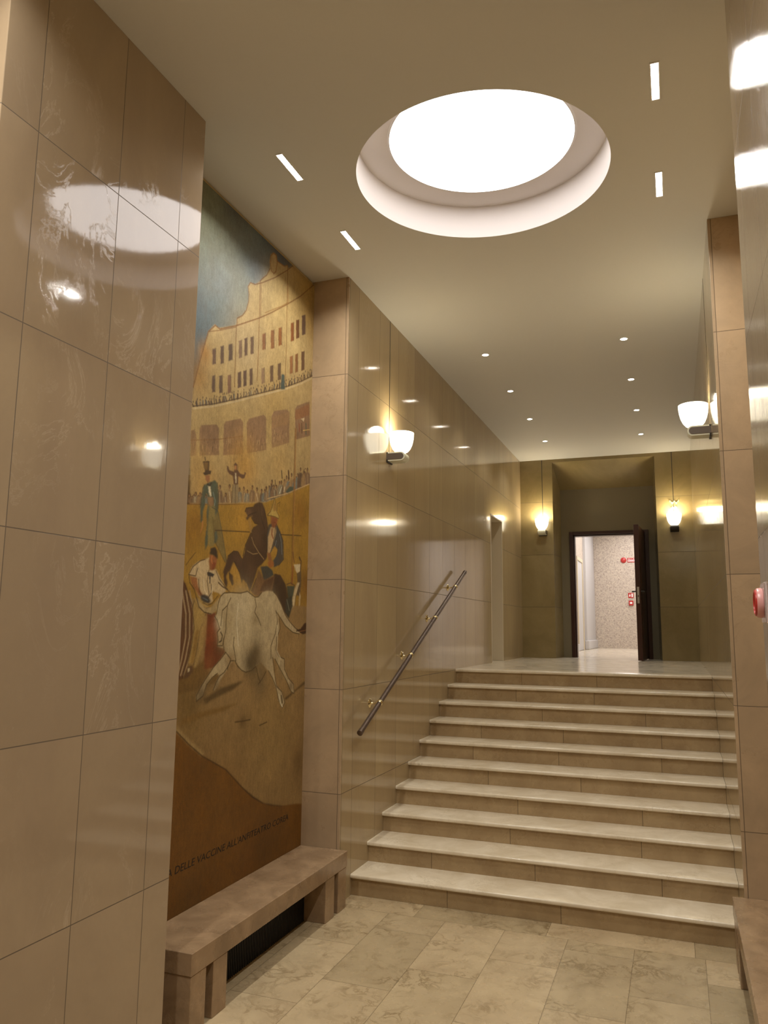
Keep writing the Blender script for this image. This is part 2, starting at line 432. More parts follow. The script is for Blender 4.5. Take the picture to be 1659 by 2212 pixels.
# ---------------------------------------------------------------- sconces
def make_sconce(label, rim_mat):
    """origin on the wall surface under the bracket, +x points away from the wall"""
    t = thing('wall_sconce', label, 'wall lamp', group='opal bowl wall lamps')
    L_, Hb, Wd, r = .180, .082, .13, .041
    def stadium(r_, x1, ins=0.0):
        pts = [(0, ins), (x1-r, ins)]
        for i in range(1, 12):
            a = -PI/2+PI*i/12; pts.append((x1-r+(r-ins)*math.cos(a), Hb/2+(r-ins)*math.sin(a)))
        pts += [(x1-r, Hb-ins), (0, Hb-ins)]
        return pts
    bm = bmesh.new(); bm_poly(bm, [(x, -Wd/2, z) for x, z in stadium(r, L_)], (0, Wd, 0))
    obj('bracket', bm, rim_mat, t, smooth=True)
    for s in (-1, 1):
        bm = bmesh.new(); bm_poly(bm, [(x, s*(Wd/2-.001), z) for x, z in stadium(r, L_, .012)], (0, s*.006, 0))
        o = obj('side_plate', bm, M_brownplate, t); o['label'] = 'dark brown side plate'
    bm = bmesh.new(); bm_box(bm, 0, .012, -Wd/2-.004, Wd/2+.004, -.012, Hb+.002, .002); obj('wall_plate', bm, M_dark, t)
    bm = bmesh.new()
    o1 = [(.042, .0), (.062, .010), (.084, .036), (.101, .074), (.111, .115), (.116, .155), (.117, .188)]
    prof = o1+[(.113, .190)]+[(a-.005, b+.004) for a, b in reversed(o1[:-1])]
    rg = bm_lathe(bm, prof, (.125, 0, Hb+.001), seg=48); bm_cap(bm, rg[-1]); bm_cap(bm, rg[0])
    g = obj('glass_bowl', bm, M_glass, t, smooth=True); g['label'] = 'glowing white opal glass bowl'
    bm = bmesh.new(); rg = bm_lathe(bm, [(.02, 0), (.02, .05), (.028, .07), (.03, .10), (.02, .125), (.0005, .135)], (.125, 0, Hb+.005), seg=24); bm_cap(bm, rg[0])
    obj('bulb', bm, M_glass, g, smooth=True)
    return t
def bulb_light(f_, p):
    l = bpy.data.lights.new('sconce_glow', 'POINT'); l.energy = BULB*f_; l.color = (1, .91, .72); l.shadow_soft_size = .07
    o = bpy.data.objects.new('sconce_glow', l); C.objects.link(o); o.location = p
s0 = make_sconce('white opal glass bowl lamp on the left stair wall above the handrail', M_cream)
specs = [(s0, (0, .79, 3.618), 0, None, M_cream),
         (None, (W, .79, 3.653), PI, 'white opal glass bowl lamp on the right stair wall beside the pilaster', M_cream),
         (None, (.385, D, 3.688), -PI/2, 'white opal glass bowl lamp on the end wall left of the door portal', M_cream),
         (None, (2.52, D, 3.688), -PI/2, 'bowl lamp with dark bracket right of the door portal, scraps hanging above', M_dark)]
for o, loc, rz, lab, mt in specs:
    if o is None:
        o = make_sconce(lab, mt)
    o.location = loc; o.rotation_euler = (0, 0, rz)
    d = Matrix.Rotation(rz, 3, 'Z') @ Vector((.125, 0, 0))
    bulb_light(2.0 if loc[1] > 5 else 1.0, (loc[0]+d.x, loc[1]+d.y, loc[2]+.082+.21))
# grooves running up from the lamps to the ceiling
gi = 5
for (x0, x1, y0, y1, z0) in ((-.001, .0012, .786, .797, 3.7), (W-.0012, W+.001, .786, .797, 3.7),
                             (.379, .390, D-.0012, D+.001, 3.77), (2.515, 2.526, D-.0012, D+.001, 3.77)):
    bm = bmesh.new(); bm_box(bm, x0, x1, y0, y1, z0, H-.002); struct('trim_%d' % gi, bm, M_groove); gi += 1
# peeling scraps of yellowed paper above the right end lamp
for i, (z, w, dx) in enumerate(((4.165, .15, .012), (4.075, .11, -.004))):
    bm = bmesh.new(); random.seed(i+3); rows = []
    for a in range(9):
        x = 2.52+dx+(a/8-.5)*w
        zz = z+.018*math.sin(a*1.9+i*2)+(.02 if a in (0, 8) else 0)
        rows.append((bm.verts.new((x, D-.004-.012*abs(math.sin(a*1.2)), zz-.016)), bm.verts.new((x, D-.006-.02*abs(math.sin(a*1.7+1)), zz+.016))))
    for a, b_ in zip(rows, rows[1:]): bm.faces.new((a[0], b_[0], b_[1], a[1]))
    bmesh.ops.solidify(bm, geom=bm.faces[:], thickness=.002)
    o = obj('paper_scrap', bm, M_tape)
    tag(o, ('curled yellowed paper scrap, the upper one above the right end wall lamp', 'curled yellowed paper scrap just above the glass of the right end wall lamp')[i], 'paper scrap', 'paper scraps above the right end lamp')

# ---------------------------------------------------------------- ceiling lights
lab = ['narrow lit ceiling slot left of the round light, nearer the photographer', 'narrow lit ceiling slot left of the round light, nearer the stairs',
       'narrow lit ceiling slot right of the round light, nearer the photographer', 'narrow lit ceiling slot right of the round light, nearer the stairs',
       'assumed ceiling slot added in the unseen rear bay, left side, rearmost', 'assumed ceiling slot added in the unseen rear bay, left side, front', 'assumed ceiling slot added in the unseen rear bay, right side, rearmost', 'assumed ceiling slot added in the unseen rear bay, right side, front']
slots = [(.255, -1.81), (.255, -.80), (W-.315, -1.855), (W-.315, -.81), (.255, -5.4), (.255, -4.4), (W-.315, -5.4), (W-.315, -4.4)]  # rear-bay slots are assumed, added out of view to brighten the lobby
proto = None
def spot(name, loc, power, size, blend, col, rad=.03, tilt=0):
    l = bpy.data.lights.new(name, 'SPOT'); l.energy = power; l.spot_size = size; l.spot_blend = blend; l.color = col; l.shadow_soft_size = rad
    o = bpy.data.objects.new(name, l); C.objects.link(o); o.location = loc; o.rotation_euler = (0, tilt, 0); return o
for i, (x, y) in enumerate(slots):
    if proto is None:
        proto = thing('slot_downlight', '', 'ceiling light')
        bm = bmesh.new()
        for a in ((-.026, -.020, -.155, .155), (.020, .026, -.155, .155), (-.020, .020, -.155, -.149), (-.020, .020, .149, .155)):
            bm_box(bm, a[0], a[1], a[2], a[3], -.004, .0)
        obj('trim_frame', bm, M_white, proto)
        bm = bmesh.new()
        for k in range(5): bm_box(bm, -.018, .018, -.146+k*.0595, -.146+k*.0595+.054, -.003, -.0005)
        e = obj('led_strip', bm, M_led, proto); o = proto
    else: o = copy_tree(proto)
    o.location = (x, y, H); tag(o, lab[i], 'ceiling light', 'slot lights in the ceiling')
    l = bpy.data.lights.new('slot_beam', 'AREA'); l.shape = 'RECTANGLE'; l.size = .035; l.size_y = .29; l.energy = SPOT_LINEAR*(1.9 if i > 3 else 1)
    l.color = (1, .97, .90); l.spread = math.radians(140)
    a = bpy.data.objects.new('slot_beam', l); C.objects.link(a); a.location = (x, y, H-.008)
ord_ = ['nearest', 'second', 'third', 'farthest']
proto = None
for col, x in enumerate((.66, 2.10)):
    for k, y in enumerate((2.0, 3.37, 4.745, 6.12)):
        if proto is None:
            proto = thing('round_downlight', '', 'ceiling light')
            bm = bmesh.new(); bm_lathe(bm, [(.047, 0), (.046, -.005), (.034, -.005), (.033, .0)], (0, 0, 0), seg=32); obj('ring', bm, M_white, proto, smooth=True)
            bm = bmesh.new(); rg = bm_lathe(bm, [(.033, -.001), (.033, -.003)], (0, 0, 0), seg=32); bm_cap(bm, rg[0]); bm_cap(bm, rg[1]); obj('lens', bm, M_down, proto)
            o = proto
        else: o = copy_tree(proto)
        o.location = (x, y, H)
        tag(o, 'small round recessed ceiling light, %s in the %s row over the stairs' % (ord_[k], ('left', 'right')[col]), 'ceiling light', 'round downlights over the stairs')
        spot('downlight_beam', (x, y, H-.012), SPOT_DOWN*(.85, .9, 1.2, 1.6)[k], math.radians(125), .7, (1, .96, .87))

# ---------------------------------------------------------------- benches
def bench(side, label, glabel):
    f = (lambda x: x) if side == 'left' else (lambda x: W-x)
    def B(bm, a, b_, *r): bm_box(bm, min(f(a), f(b_)), max(f(a), f(b_)), *r)
    t = thing('marble_bench', label, 'bench')
    FX = .072
    bm = bmesh.new(); B(bm, -.324, FX, -2.262, YQ-.003, .288, .40, .004); obj('seat', bm, M_bench, t)
    for y0, y1 in ((-2.255, -2.115), (-2.045, -1.905), (-.605, -.455), (-.385, -.24)):
        bm = bmesh.new(); B(bm, -.30, FX-.004, y0, y1, 0, .287, .004); obj('support_slab', bm, M_bench, t)
    for y0, y1 in ((-2.115, -2.045), (-.455, -.385)):
        bm = bmesh.new(); B(bm, -.29, FX-.06, y0, y1, 0, .286); o = obj('gap_shade', bm, M_black, t)  # black block stands in for the shade inside the recessed gap
    g = thing('radiator_grille', glabel, 'radiator')
    bm = bmesh.new(); B(bm, -.16, -.12, -1.9, -.61, .004, .284); obj('backing', bm, M_black, g)
    bm = bmesh.new()
    for k in range(64):
        y = -1.895+k*.0201; B(bm, -.12, -.092, y, y+.008, .004, .284)
    obj('louvre', bm, M_grille, g)
bench('left', 'reddish brown marble bench under the mural', 'black ribbed radiator grille under the left marble bench')
bench('right', 'reddish brown marble bench at the right edge, beside the foot of the stairs', 'black ribbed radiator grille under the right marble bench')

# ---------------------------------------------------------------- handrail
hr = thing('handrail', 'dark bronze handrail on brass brackets on the left stair wall', 'handrail')
p0, p1 = Vector((.09, -.06, 1.245)), Vector((.09, 3.26, 2.755)); d = (p1-p0).normalized()
bm = bmesh.new(); bm_tube(bm, [p0, p1], .0215, 28); obj('rail', bm, M_bronze, hr, smooth=True)
for p, s in ((p0, -1), (p1, 1)):
    bm = bmesh.new(); bm_tube(bm, [p-d*s*.028, p-d*s*.004, p+d*s*.004, p+d*s*.006], [.0242, .0242, .0242, .020], 28); obj('end_cap', bm, M_bronze, hr, smooth=True)
for y in (.375, 1.197, 2.0, 2.81):
    z = p0.z+(y-p0.y)*d.z/d.y; yz = z-.006
    bm = bmesh.new()
    rg = bm_lathe(bm, [(.040, .0), (.040, .003), (.034, .009), (.020, .013), (.011, .018), (.0075, .03), (.0075, .06), (.010, .068)], (0, y, yz), 'X', 28); bm_cap(bm, rg[0])
    o = obj('bracket', bm, M_brass, hr, smooth=True); o['label'] = 'brass bracket with round wall plate'
    c = Vector((.09, y, z))
    bm = bmesh.new(); bm_tube(bm, [c-d*.017, c-d*.014, c-d*.006, c+d*.006, c+d*.014, c+d*.017], [.0215, .0245, .027, .027, .0245, .0215], 28, cap=False)
    o2 = obj('collar', bm, M_brass, o, smooth=True)

# ---------------------------------------------------------------- door leaf
lf = thing('door_leaf', 'dark brown wooden door leaf standing open in the end wall doorway', 'door')
hx, hy = 1.995, YI-.005; ex, ey = 1.935, 7.02
dv = Vector((ex-hx, ey-hy, 0)); Ln = dv.length; ang = math.atan2(dv.y, dv.x)
lf.location = (hx, hy, LAND); lf.rotation_euler = (0, 0, ang)
TH = .038
bm = bmesh.new(); bm_box(bm, 0, Ln, -TH, TH, .008, 2.16, .003)
for s in (-1, 1):
    for z0, z1 in ((.18, 1.0), (1.15, 2.0)):
        bm_box(bm, .16, Ln-.16, s*TH-.004, s*TH+.004, z0, z1, .003)
obj('leaf_panel', bm, M_wood, lf)
bm = bmesh.new(); bm_box(bm, Ln-.001, Ln+.0025, -.017, .017, .90, 1.16, .001)
o = obj('lock_plate', bm, M_steel, lf); o['label'] = 'steel lock plate on the door edge'
bm = bmesh.new(); bm_box(bm, Ln+.001, Ln+.004, -.006, .006, 1.0, 1.03); obj('latch', bm, M_dark, o)
for s in (-1, 1):
    bm = bmesh.new(); bm_tube(bm, [(Ln-.07, s*TH, 1.09), (Ln-.07, s*(TH+.05), 1.09), (Ln-.085, s*(TH+.058), 1.09), (Ln-.19, s*(TH+.058), 1.088)], .011, 14)
    obj('door_handle', bm, M_dark, lf, smooth=True)
for z in (.25, 1.9):
    bm = bmesh.new(); bm_tube(bm, [(-.004, TH+.012, z), (-.004, TH+.012, z+.1)], .012, 12); obj('hinge', bm, M_steel, lf, smooth=True)

# ---------------------------------------------------------------- room beyond the door
YF = 16.2; XL = .35
bm = bmesh.new(); bm_box(bm, XL-.3, XL, YI+.25, YF, LAND, 4.9); struct('wall_far_left', bm, M_terrazzo)
bm = bmesh.new(); bm_box(bm, XL-.3, W+.9, YF, YF+.2, LAND, 4.9); struct('wall_far', bm, M_terrazzo)
bm = bmesh.new(); bm_box(bm, W+.6, W+.9, YI+.25, YF, LAND, 4.9); struct('wall_far_right', bm, M_hall)
bm = bmesh.new(); bm_box(bm, XL-.3, W+.9, YI+.25, YF+.2, 4.9, 5.0); struct('ceiling_far', bm, M_hall)
bm = bmesh.new(); bm_box(bm, XL, XL+.06, 14.0, YF-.02, LAND, 4.9, .003); struct('trim_9', bm, M_hall)
bm = bmesh.new(); bm_box(bm, XL, XL+.11, 13.95, YF-.001, LAND, LAND+.22, .02); bm_box(bm, XL, XL+.06, YI+.3, 12.35, LAND, LAND+.16, .01); struct('baseboard_left', bm, M_hall)
dr = thing('hall_door', 'white closed door on the left side of the room beyond', 'door')
bm = bmesh.new(); bm_box(bm, XL, XL+.04, 12.42, 12.50, LAND, LAND+2.1); bm_box(bm, XL, XL+.04, 13.5, 13.58, LAND, LAND+2.1); bm_box(bm, XL, XL+.04, 12.42, 13.58, LAND+2.1, LAND+2.18)
obj('door_frame', bm, M_jamb, dr)
bm = bmesh.new(); bm_box(bm, XL, XL+.02, 12.50, 13.5, LAND+.01, LAND+2.1); obj('door_panel', bm, M_hall, dr)
for y, w_ in ((10.2, 'nearer'), (13.2, 'farther')):
    bm = bmesh.new(); bm_box(bm, 1.1, 2.3, y-.6, y+.6, 4.86, 4.9)
    tag(obj('ceiling_panel_lamp', bm, M_panel), 'flat white lit ceiling panel in the room beyond the door, the %s one' % w_, 'ceiling light')
for y in (10.2, 13.2, 15.0):
    l = bpy.data.lights.new('hall_light', 'AREA'); l.size = 1.2; l.energy = ROOM_E; l.color = (1, .95, .93)
    o = bpy.data.objects.new('hall_light', l); C.objects.link(o); o.location = (1.7, y, 4.84)

def far(x, z): return (x, YF, z)
al = thing('fire_alarm_bell', 'small round red alarm on the far speckled wall', 'alarm')
bm = bmesh.new(); rg = bm_lathe(bm, [(.072, 0), (.072, -.03), (.05, -.05), (.02, -.055), (.0005, -.056)], (1.20, YF, 3.98), 'Y', 32); obj('bell_dome', bm, M_red, al, smooth=True)
bm = bmesh.new(); rg = bm_lathe(bm, [(.078, 0), (.078, -.012), (.072, -.013)], (1.20, YF, 3.98), 'Y', 32); obj('base_ring', bm, M_redp, al, smooth=True)
sg = thing('alarm_sign', 'red and white alarm sign partly behind the open door', 'sign')
bm = bmesh.new(); bm_box(bm, 1.30, 1.66, YF-.012, YF, 3.92, 4.04, .002); obj('sign_plate', bm, M_red, sg)
bm = bmesh.new(); bm_box(bm, 1.315, 1.645, YF-.014, YF-.012, 3.945, 3.97); obj('white_band', bm, M_signwhite, sg)
def wall_text(body, x, z, w, h, mat, parent, yy):
    mt = Matrix.Translation((x, yy, z)) @ Matrix.Rotation(PI/2, 4, 'X')
    return text_obj('lettering', body, .1, mat, mt, parent, width=w, height=h)
wall_text('ALLARME', 1.318, 3.985, .31, .04, M_signwhite, sg, YF-.0135)
s1 = thing('fire_point_sign', 'small red square sign with white pictogram, upper of two on the far wall', 'sign', group='fire signs on the far wall')
bm = bmesh.new(); bm_box(bm, 1.29, 1.43, YF-.01, YF, 2.95, 3.09, .002); obj('sign_plate', bm, M_red, s1)
bm = bmesh.new(); bm_poly(bm, [(1.31, YF-.0115, 3.0), (1.335, YF-.0115, 2.98), (1.352, YF-.0115, 3.01), (1.345, YF-.0115, 3.04), (1.33, YF-.0115, 3.07), (1.325, YF-.0115, 3.03)], (0, .002, 0)); bm_box(bm, 1.375, 1.41, YF-.0115, YF-.009, 2.975, 3.07)
obj('pictogram', bm, M_signwhite, s1)
s2 = thing('call_point', 'small red square call point, lower of two red squares on the far wall', 'alarm', group='fire signs on the far wall')
bm = bmesh.new(); bm_box(bm, 1.30, 1.42, YF-.05, YF, 2.75, 2.88, .006); obj('housing', bm, M_red, s2)
bm = bmesh.new(); bm_box(bm, 1.33, 1.39, YF-.053, YF-.05, 2.79, 2.84, .002); obj('push_pane', bm, M_signwhite, s2)

# ---------------------------------------------------------------- call point on the near right pillar
cp = thing('alarm_sounder', 'round red alarm button in a clear housing on the right pillar', 'alarm')
k = N('clear_plastic'); k.b.inputs['Base Color'].default_value = (.95, .86, .86, 1); k.b.inputs['Roughness'].default_value = .15
k.b.inputs['Transmission Weight'].default_value = .85; k.b.inputs['IOR'].default_value = 1.2; M_clear = k.m
M_pink = simple('faded_pink_plastic', (.72, .36, .34), .3)
CY, CZ = -2.95, 2.168
bm = bmesh.new(); bm_box(bm, W-.034, W, CY-.062, CY+.062, CZ-.062, CZ+.062, .006); obj('back_box', bm, M_redp, cp)
bm = bmesh.new(); bm_box(bm, W-.05, W-.0345, CY-.07, CY+.07, CZ-.07, CZ+.07, .007); o = obj('clear_cover', bm, M_clear, cp); o['label'] = 'clear plastic cover'
bm = bmesh.new(); rg = bm_lathe(bm, [(.050, -.0505), (.052, -.056), (.050, -.068), (.043, -.072)], (W, CY, CZ), 'X', 40); obj('side_ring', bm, M_pink, cp, smooth=True)
bm = bmesh.new(); rg = bm_lathe(bm, [(.045, -.070), (.045, -.075), (.038, -.077), (.036, -.073), (.0005, -.0725)], (W, CY, CZ), 'X', 40); obj('red_button', bm, M_red, cp, smooth=True)

# ---------------------------------------------------------------- mural, a painting on a flat panel
# every row: kind (0 fill, 1 stroke, 2 soft patch), red, green, blue, width or softness, then y, z pairs in millimetres
MURAL = [
[0, 80, 93, 93, 0, -2500, 3000, -100, 3000, -100, 5100, -2500, 5100],
[2, 122, 117, 66, 330, -1803, 4785, 800, 0],
[2, 110, 119, 95, 300, -1750, 4704, 600, 0],
[2, 129, 135, 124, 380, -1463, 4528, 800, 0],
[2, 116, 122, 113, 300, -1701, 4465, 800, 0],
[2, 119, 123, 109, 220, -1418, 4378, 700, 0],
[2, 67, 82, 99, 200, -941, 5033, 700, 0],
[2, 56, 69, 85, 160, -770, 4979, 800, 0],
[2, 87, 107, 127, 200, -1193, 4729, 600, 0],
[2, 79, 96, 112, 150, -1630, 4352, 400, 0],
[2, 77, 96, 107, 260, -1848, 4050, 600, 0],
[2, 89, 107, 109, 200, -1602, 4192, 600, 0],
[2, 58, 70, 82, 170, -1566, 5016, 600, 0],
[2, 108, 117, 109, 150, -1307, 4793, 500, 0],
[2, 81, 105, 124, 120, -1152, 4668, 600, 0],
[0, 170, 145, 96, 2, -1943, 3400, -1923, 3569, -1868, 3753, -1785, 3988, -1716, 4066, -1670, 4056, -1453, 4159, -1443, 4214, -1375, 4262, -1324, 4322, -1298, 4400, -1298, 4457, -1314, 4506, -1281, 4552, -1215, 4566, -1148, 4620, -1113, 4658, -1049, 4715, -1005, 4786, -1013, 4853, -997, 4907, -955, 4941, -911, 4944, -895, 4899, -829, 4907, -777, 4912, -725, 4945, -706, 4923, -564, 5044, -11, 5065, 131, 2289, -1847, 2219],
[2, 182, 158, 107, 220, -953, 4594, 700, 0],
[2, 158, 125, 57, 260, -381, 4904, 700, 0],
[2, 170, 131, 67, 150, -268, 4614, 500, 0],
[2, 144, 103, 45, 130, -1874, 3659, 800, 0],
[2, 156, 108, 42, 80, -1817, 3830, 800, 0],
[2, 178, 158, 119, 300, -1289, 4033, 600, 0],
[2, 182, 159, 107, 200, -556, 4343, 600, 0],
[2, 170, 143, 88, 300, -1549, 3497, 500, 0],
[2, 155, 124, 65, 300, -857, 3733, 500, 0],
[1, 120, 82, 42, 9, -1923, 3569, -1868, 3753, -1785, 3988, -1708, 4061, -1654, 4055, -1452, 4156, -1129, 4342, -963, 4448, -705, 4625, -491, 4779, -263, 4973, -43, 5169],
[1, 120, 82, 42, 8, -1440, 4164, -1443, 4214, -1375, 4262, -1324, 4322, -1298, 4400, -1298, 4457, -1314, 4506, -1281, 4552, -1215, 4566, -1111, 4627, -923, 4751, -723, 4905, -564, 5044],
[1, 120, 82, 42, 8, -1148, 4620, -1113, 4658, -1049, 4715, -1005, 4786],
[1, 138, 90, 42, 7, -911, 4944, -895, 4899, -829, 4907, -777, 4912, -725, 4945, -697, 4629],
[1, 138, 90, 42, 9, -1004, 4837, -997, 4897, -959, 4937, -919, 4940, -895, 4889, -910, 4809, -944, 4774, -981, 4780, -1004, 4837],
[0, 176, 151, 102, 3, -985, 4846, -981, 4900, -958, 4925, -930, 4922, -915, 4879, -927, 4812, -945, 4791, -966, 4796],
[1, 120, 82, 42, 8, -1449, 4160, -1445, 3941, -1440, 3716],
[1, 120, 82, 42, 8, -1144, 4612, -1138, 4338, -1134, 4087, -1137, 3855],
[1, 120, 82, 42, 7, -1129, 4619, -1119, 4351],
[1, 120, 82, 42, 7, -718, 4939, -714, 4622, -703, 4238, -707, 3969],
[1, 142, 104, 56, 6, -1058, 4410, -787, 4576, -706, 4636],
[1, 120, 82, 42, 5, -1785, 3988, -1653, 4046, -1452, 4146],
[0, 97, 73, 56, 1, -1730, 3887, -1692, 3908, -1684, 3802, -1721, 3781],
[1, 72, 55, 42, 4, -1692, 3908, -1684, 3802],
[0, 90, 69, 53, 1, -1637, 3938, -1598, 3959, -1589, 3838, -1628, 3816],
[1, 72, 55, 42, 4, -1598, 3959, -1589, 3838],
[0, 85, 67, 55, 1, -1537, 3987, -1490, 4011, -1481, 3897, -1528, 3872],
[1, 72, 55, 42, 4, -1490, 4011, -1481, 3897],
[0, 116, 91, 72, 1, -1408, 4061, -1369, 4083, -1360, 3957, -1399, 3934],
[1, 72, 55, 42, 4, -1369, 4083, -1360, 3957],
[0, 87, 67, 55, 1, -1336, 4104, -1296, 4126, -1287, 3999, -1327, 3975],
[1, 72, 55, 42, 4, -1296, 4126, -1287, 3999],
[0, 94, 73, 57, 1, -1253, 4144, -1211, 4167, -1202, 4041, -1244, 4017],
[1, 72, 55, 42, 4, -1211, 4167, -1202, 4041],
[0, 129, 87, 56, 1, -1086, 4232, -1038, 4258, -1030, 4133, -1078, 4107],
[1, 72, 55, 42, 4, -1038, 4258, -1030, 4133],
[0, 120, 80, 47, 1, -961, 4306, -908, 4334, -898, 4189, -952, 4160],
[1, 72, 55, 42, 4, -908, 4334, -898, 4189],
[0, 130, 81, 42, 1, -841, 4369, -789, 4398, -780, 4257, -832, 4229],
[1, 72, 55, 42, 4, -789, 4398, -780, 4257],
[0, 124, 74, 37, 1, -640, 4488, -589, 4517, -580, 4366, -631, 4337],
[1, 72, 55, 42, 4, -589, 4517, -580, 4366],
[0, 98, 61, 34, 1, -551, 4550, -498, 4579, -489, 4423, -541, 4393],
[1, 72, 55, 42, 4, -498, 4579, -489, 4423],
[0, 84, 61, 49, 1, -450, 4627, -386, 4662, -377, 4495, -440, 4461],
[1, 72, 55, 42, 4, -386, 4662, -377, 4495],
[0, 88, 68, 55, 1, -1721, 3704, -1687, 3722, -1678, 3609, -1713, 3590],
[1, 72, 55, 42, 4, -1687, 3722, -1678, 3609],
[0, 91, 72, 57, 1, -1637, 3731, -1598, 3750, -1589, 3631, -1628, 3611],
[1, 72, 55, 42, 4, -1598, 3750, -1589, 3631],
[0, 120, 88, 65, 1, -1533, 3768, -1493, 3788, -1483, 3662, -1524, 3641],
[1, 72, 55, 42, 4, -1493, 3788, -1483, 3662],
[0, 85, 65, 53, 1, -1407, 3830, -1364, 3851, -1356, 3739, -1399, 3717],
[1, 72, 55, 42, 4, -1364, 3851, -1356, 3739],
[0, 85, 65, 53, 1, -1333, 3865, -1293, 3885, -1285, 3772, -1325, 3751],
[1, 72, 55, 42, 4, -1293, 3885, -1285, 3772],
[0, 88, 67, 55, 1, -1248, 3906, -1211, 3926, -1202, 3805, -1240, 3784],
[1, 72, 55, 42, 4, -1211, 3926, -1202, 3805],
[0, 130, 104, 77, 1, -1081, 3965, -1037, 3988, -1029, 3869, -1073, 3846],
[1, 72, 55, 42, 4, -1037, 3988, -1029, 3869],
[0, 94, 72, 53, 1, -953, 4027, -907, 4050, -899, 3924, -945, 3900],
[1, 72, 55, 42, 4, -907, 4050, -899, 3924],
[0, 92, 70, 50, 1, -835, 4083, -787, 4108, -779, 3977, -826, 3952],
[1, 72, 55, 42, 4, -787, 4108, -779, 3977],
[0, 133, 88, 52, 1, -639, 4209, -592, 4234, -583, 4091, -630, 4065],
[1, 72, 55, 42, 4, -592, 4234, -583, 4091],
[0, 120, 80, 45, 1, -549, 4258, -501, 4283, -492, 4133, -540, 4107],
[1, 72, 55, 42, 4, -501, 4283, -492, 4133],
[0, 86, 59, 40, 1, -441, 4317, -387, 4345, -378, 4186, -432, 4157],
[1, 72, 55, 42, 4, -387, 4345, -378, 4186],
[1, 94, 73, 49, 14.640896109746585, -1914, 3446, -1925, 3455],
[1, 64, 54, 46, 8.8, -1916, 3471, -1915, 3475],
[1, 64, 54, 46, 12.639158170070358, -1878, 3459, -1887, 3471],
[1, 84, 66, 51, 8.8, -1880, 3487, -1879, 3491],
[1, 64, 54, 46, 17.824433601575365, -1872, 3461, -1881, 3480],
[1, 64, 54, 46, 8.8, -1875, 3499, -1874, 3504],
[1, 157, 129, 92, 4.95, -1864, 3465, -1870, 3488],
[1, 84, 66, 51, 11.660122724983767, -1840, 3472, -1842, 3488],
[1, 64, 54, 46, 8.8, -1843, 3504, -1842, 3509],
[1, 124, 134, 125, 4.95, -1832, 3476, -1838, 3495],
[1, 84, 66, 51, 13.998065827004147, -1811, 3482, -1810, 3510],
[1, 84, 66, 51, 8.8, -1814, 3527, -1813, 3533],
[1, 124, 134, 125, 4.95, -1802, 3486, -1809, 3513],
[1, 74, 57, 44, 14.480430448806825, -1780, 3493, -1769, 3511],
[1, 94, 73, 49, 8.8, -1782, 3517, -1781, 3520],
[1, 74, 57, 44, 13.98666709843252, -1772, 3496, -1782, 3520],
[1, 64, 54, 46, 8.8, -1775, 3535, -1774, 3541],
[1, 124, 134, 125, 4.95, -1764, 3500, -1770, 3524],
[1, 84, 66, 51, 18.852719505153512, -1732, 3510, -1744, 3522],
[1, 84, 66, 51, 8.8, -1735, 3541, -1733, 3545],
[1, 157, 129, 92, 4.95, -1724, 3514, -1729, 3532],
[1, 64, 54, 46, 19.152349445653282, -1710, 3517, -1717, 3530],
[1, 64, 54, 46, 8.8, -1712, 3546, -1711, 3551],
[1, 64, 54, 46, 10.080056500403744, -1678, 3529, -1686, 3563],
[1, 94, 73, 49, 8.8, -1681, 3576, -1680, 3583],
[1, 74, 57, 44, 12.804761511203075, -1652, 3539, -1662, 3561],
[1, 84, 66, 51, 8.8, -1655, 3580, -1654, 3585],
[1, 157, 129, 92, 4.95, -1643, 3543, -1650, 3568],
[1, 74, 57, 44, 13.496915878679545, -1623, 3551, -1625, 3569],
[1, 64, 54, 46, 8.8, -1625, 3583, -1624, 3588],
[1, 84, 66, 51, 14.097129940790273, -1606, 3558, -1616, 3573],
[1, 74, 57, 44, 8.8, -1609, 3593, -1608, 3598],
[1, 74, 57, 44, 15.30767743704922, -1579, 3569, -1579, 3598],
[1, 74, 57, 44, 8.8, -1582, 3618, -1581, 3625],
[1, 157, 129, 92, 4.95, -1570, 3574, -1577, 3604],
[1, 84, 66, 51, 14.629843433928118, -1560, 3577, -1569, 3605],
[1, 74, 57, 44, 8.8, -1563, 3627, -1562, 3634],
[1, 124, 134, 125, 4.95, -1550, 3582, -1558, 3612],
[1, 84, 66, 51, 14.835939223753885, -1533, 3588, -1548, 3610],
[1, 84, 66, 51, 8.8, -1537, 3635, -1536, 3642],
[1, 170, 152, 119, 4.95, -1524, 3592, -1531, 3621],
[1, 64, 54, 46, 10.40760987863803, -1501, 3602, -1490, 3625],
[1, 94, 73, 49, 8.8, -1503, 3633, -1502, 3637],
[1, 74, 57, 44, 14.79345142495617, -1466, 3616, -1479, 3638],
[1, 84, 66, 51, 8.8, -1469, 3663, -1468, 3670],
[1, 157, 129, 92, 4.95, -1456, 3620, -1463, 3649],
[1, 64, 54, 46, 17.966779095365798, -1442, 3626, -1444, 3658],
[1, 64, 54, 46, 8.8, -1446, 3674, -1445, 3680],
[1, 124, 134, 125, 4.95, -1433, 3630, -1440, 3659],
[1, 64, 54, 46, 19.421560792742845, -1399, 3643, -1395, 3657],
[1, 84, 66, 51, 8.8, -1401, 3670, -1400, 3674],
[1, 84, 66, 51, 16.709742101940353, -1389, 3648, -1393, 3676],
[1, 94, 73, 49, 8.8, -1393, 3695, -1392, 3702],
[1, 84, 66, 51, 10.029791743599542, -1358, 3661, -1348, 3677],
[1, 94, 73, 49, 8.8, -1360, 3686, -1359, 3690],
[1, 84, 66, 51, 11.502824642119332, -1314, 3680, -1314, 3715],
[1, 94, 73, 49, 8.8, -1318, 3728, -1317, 3735],
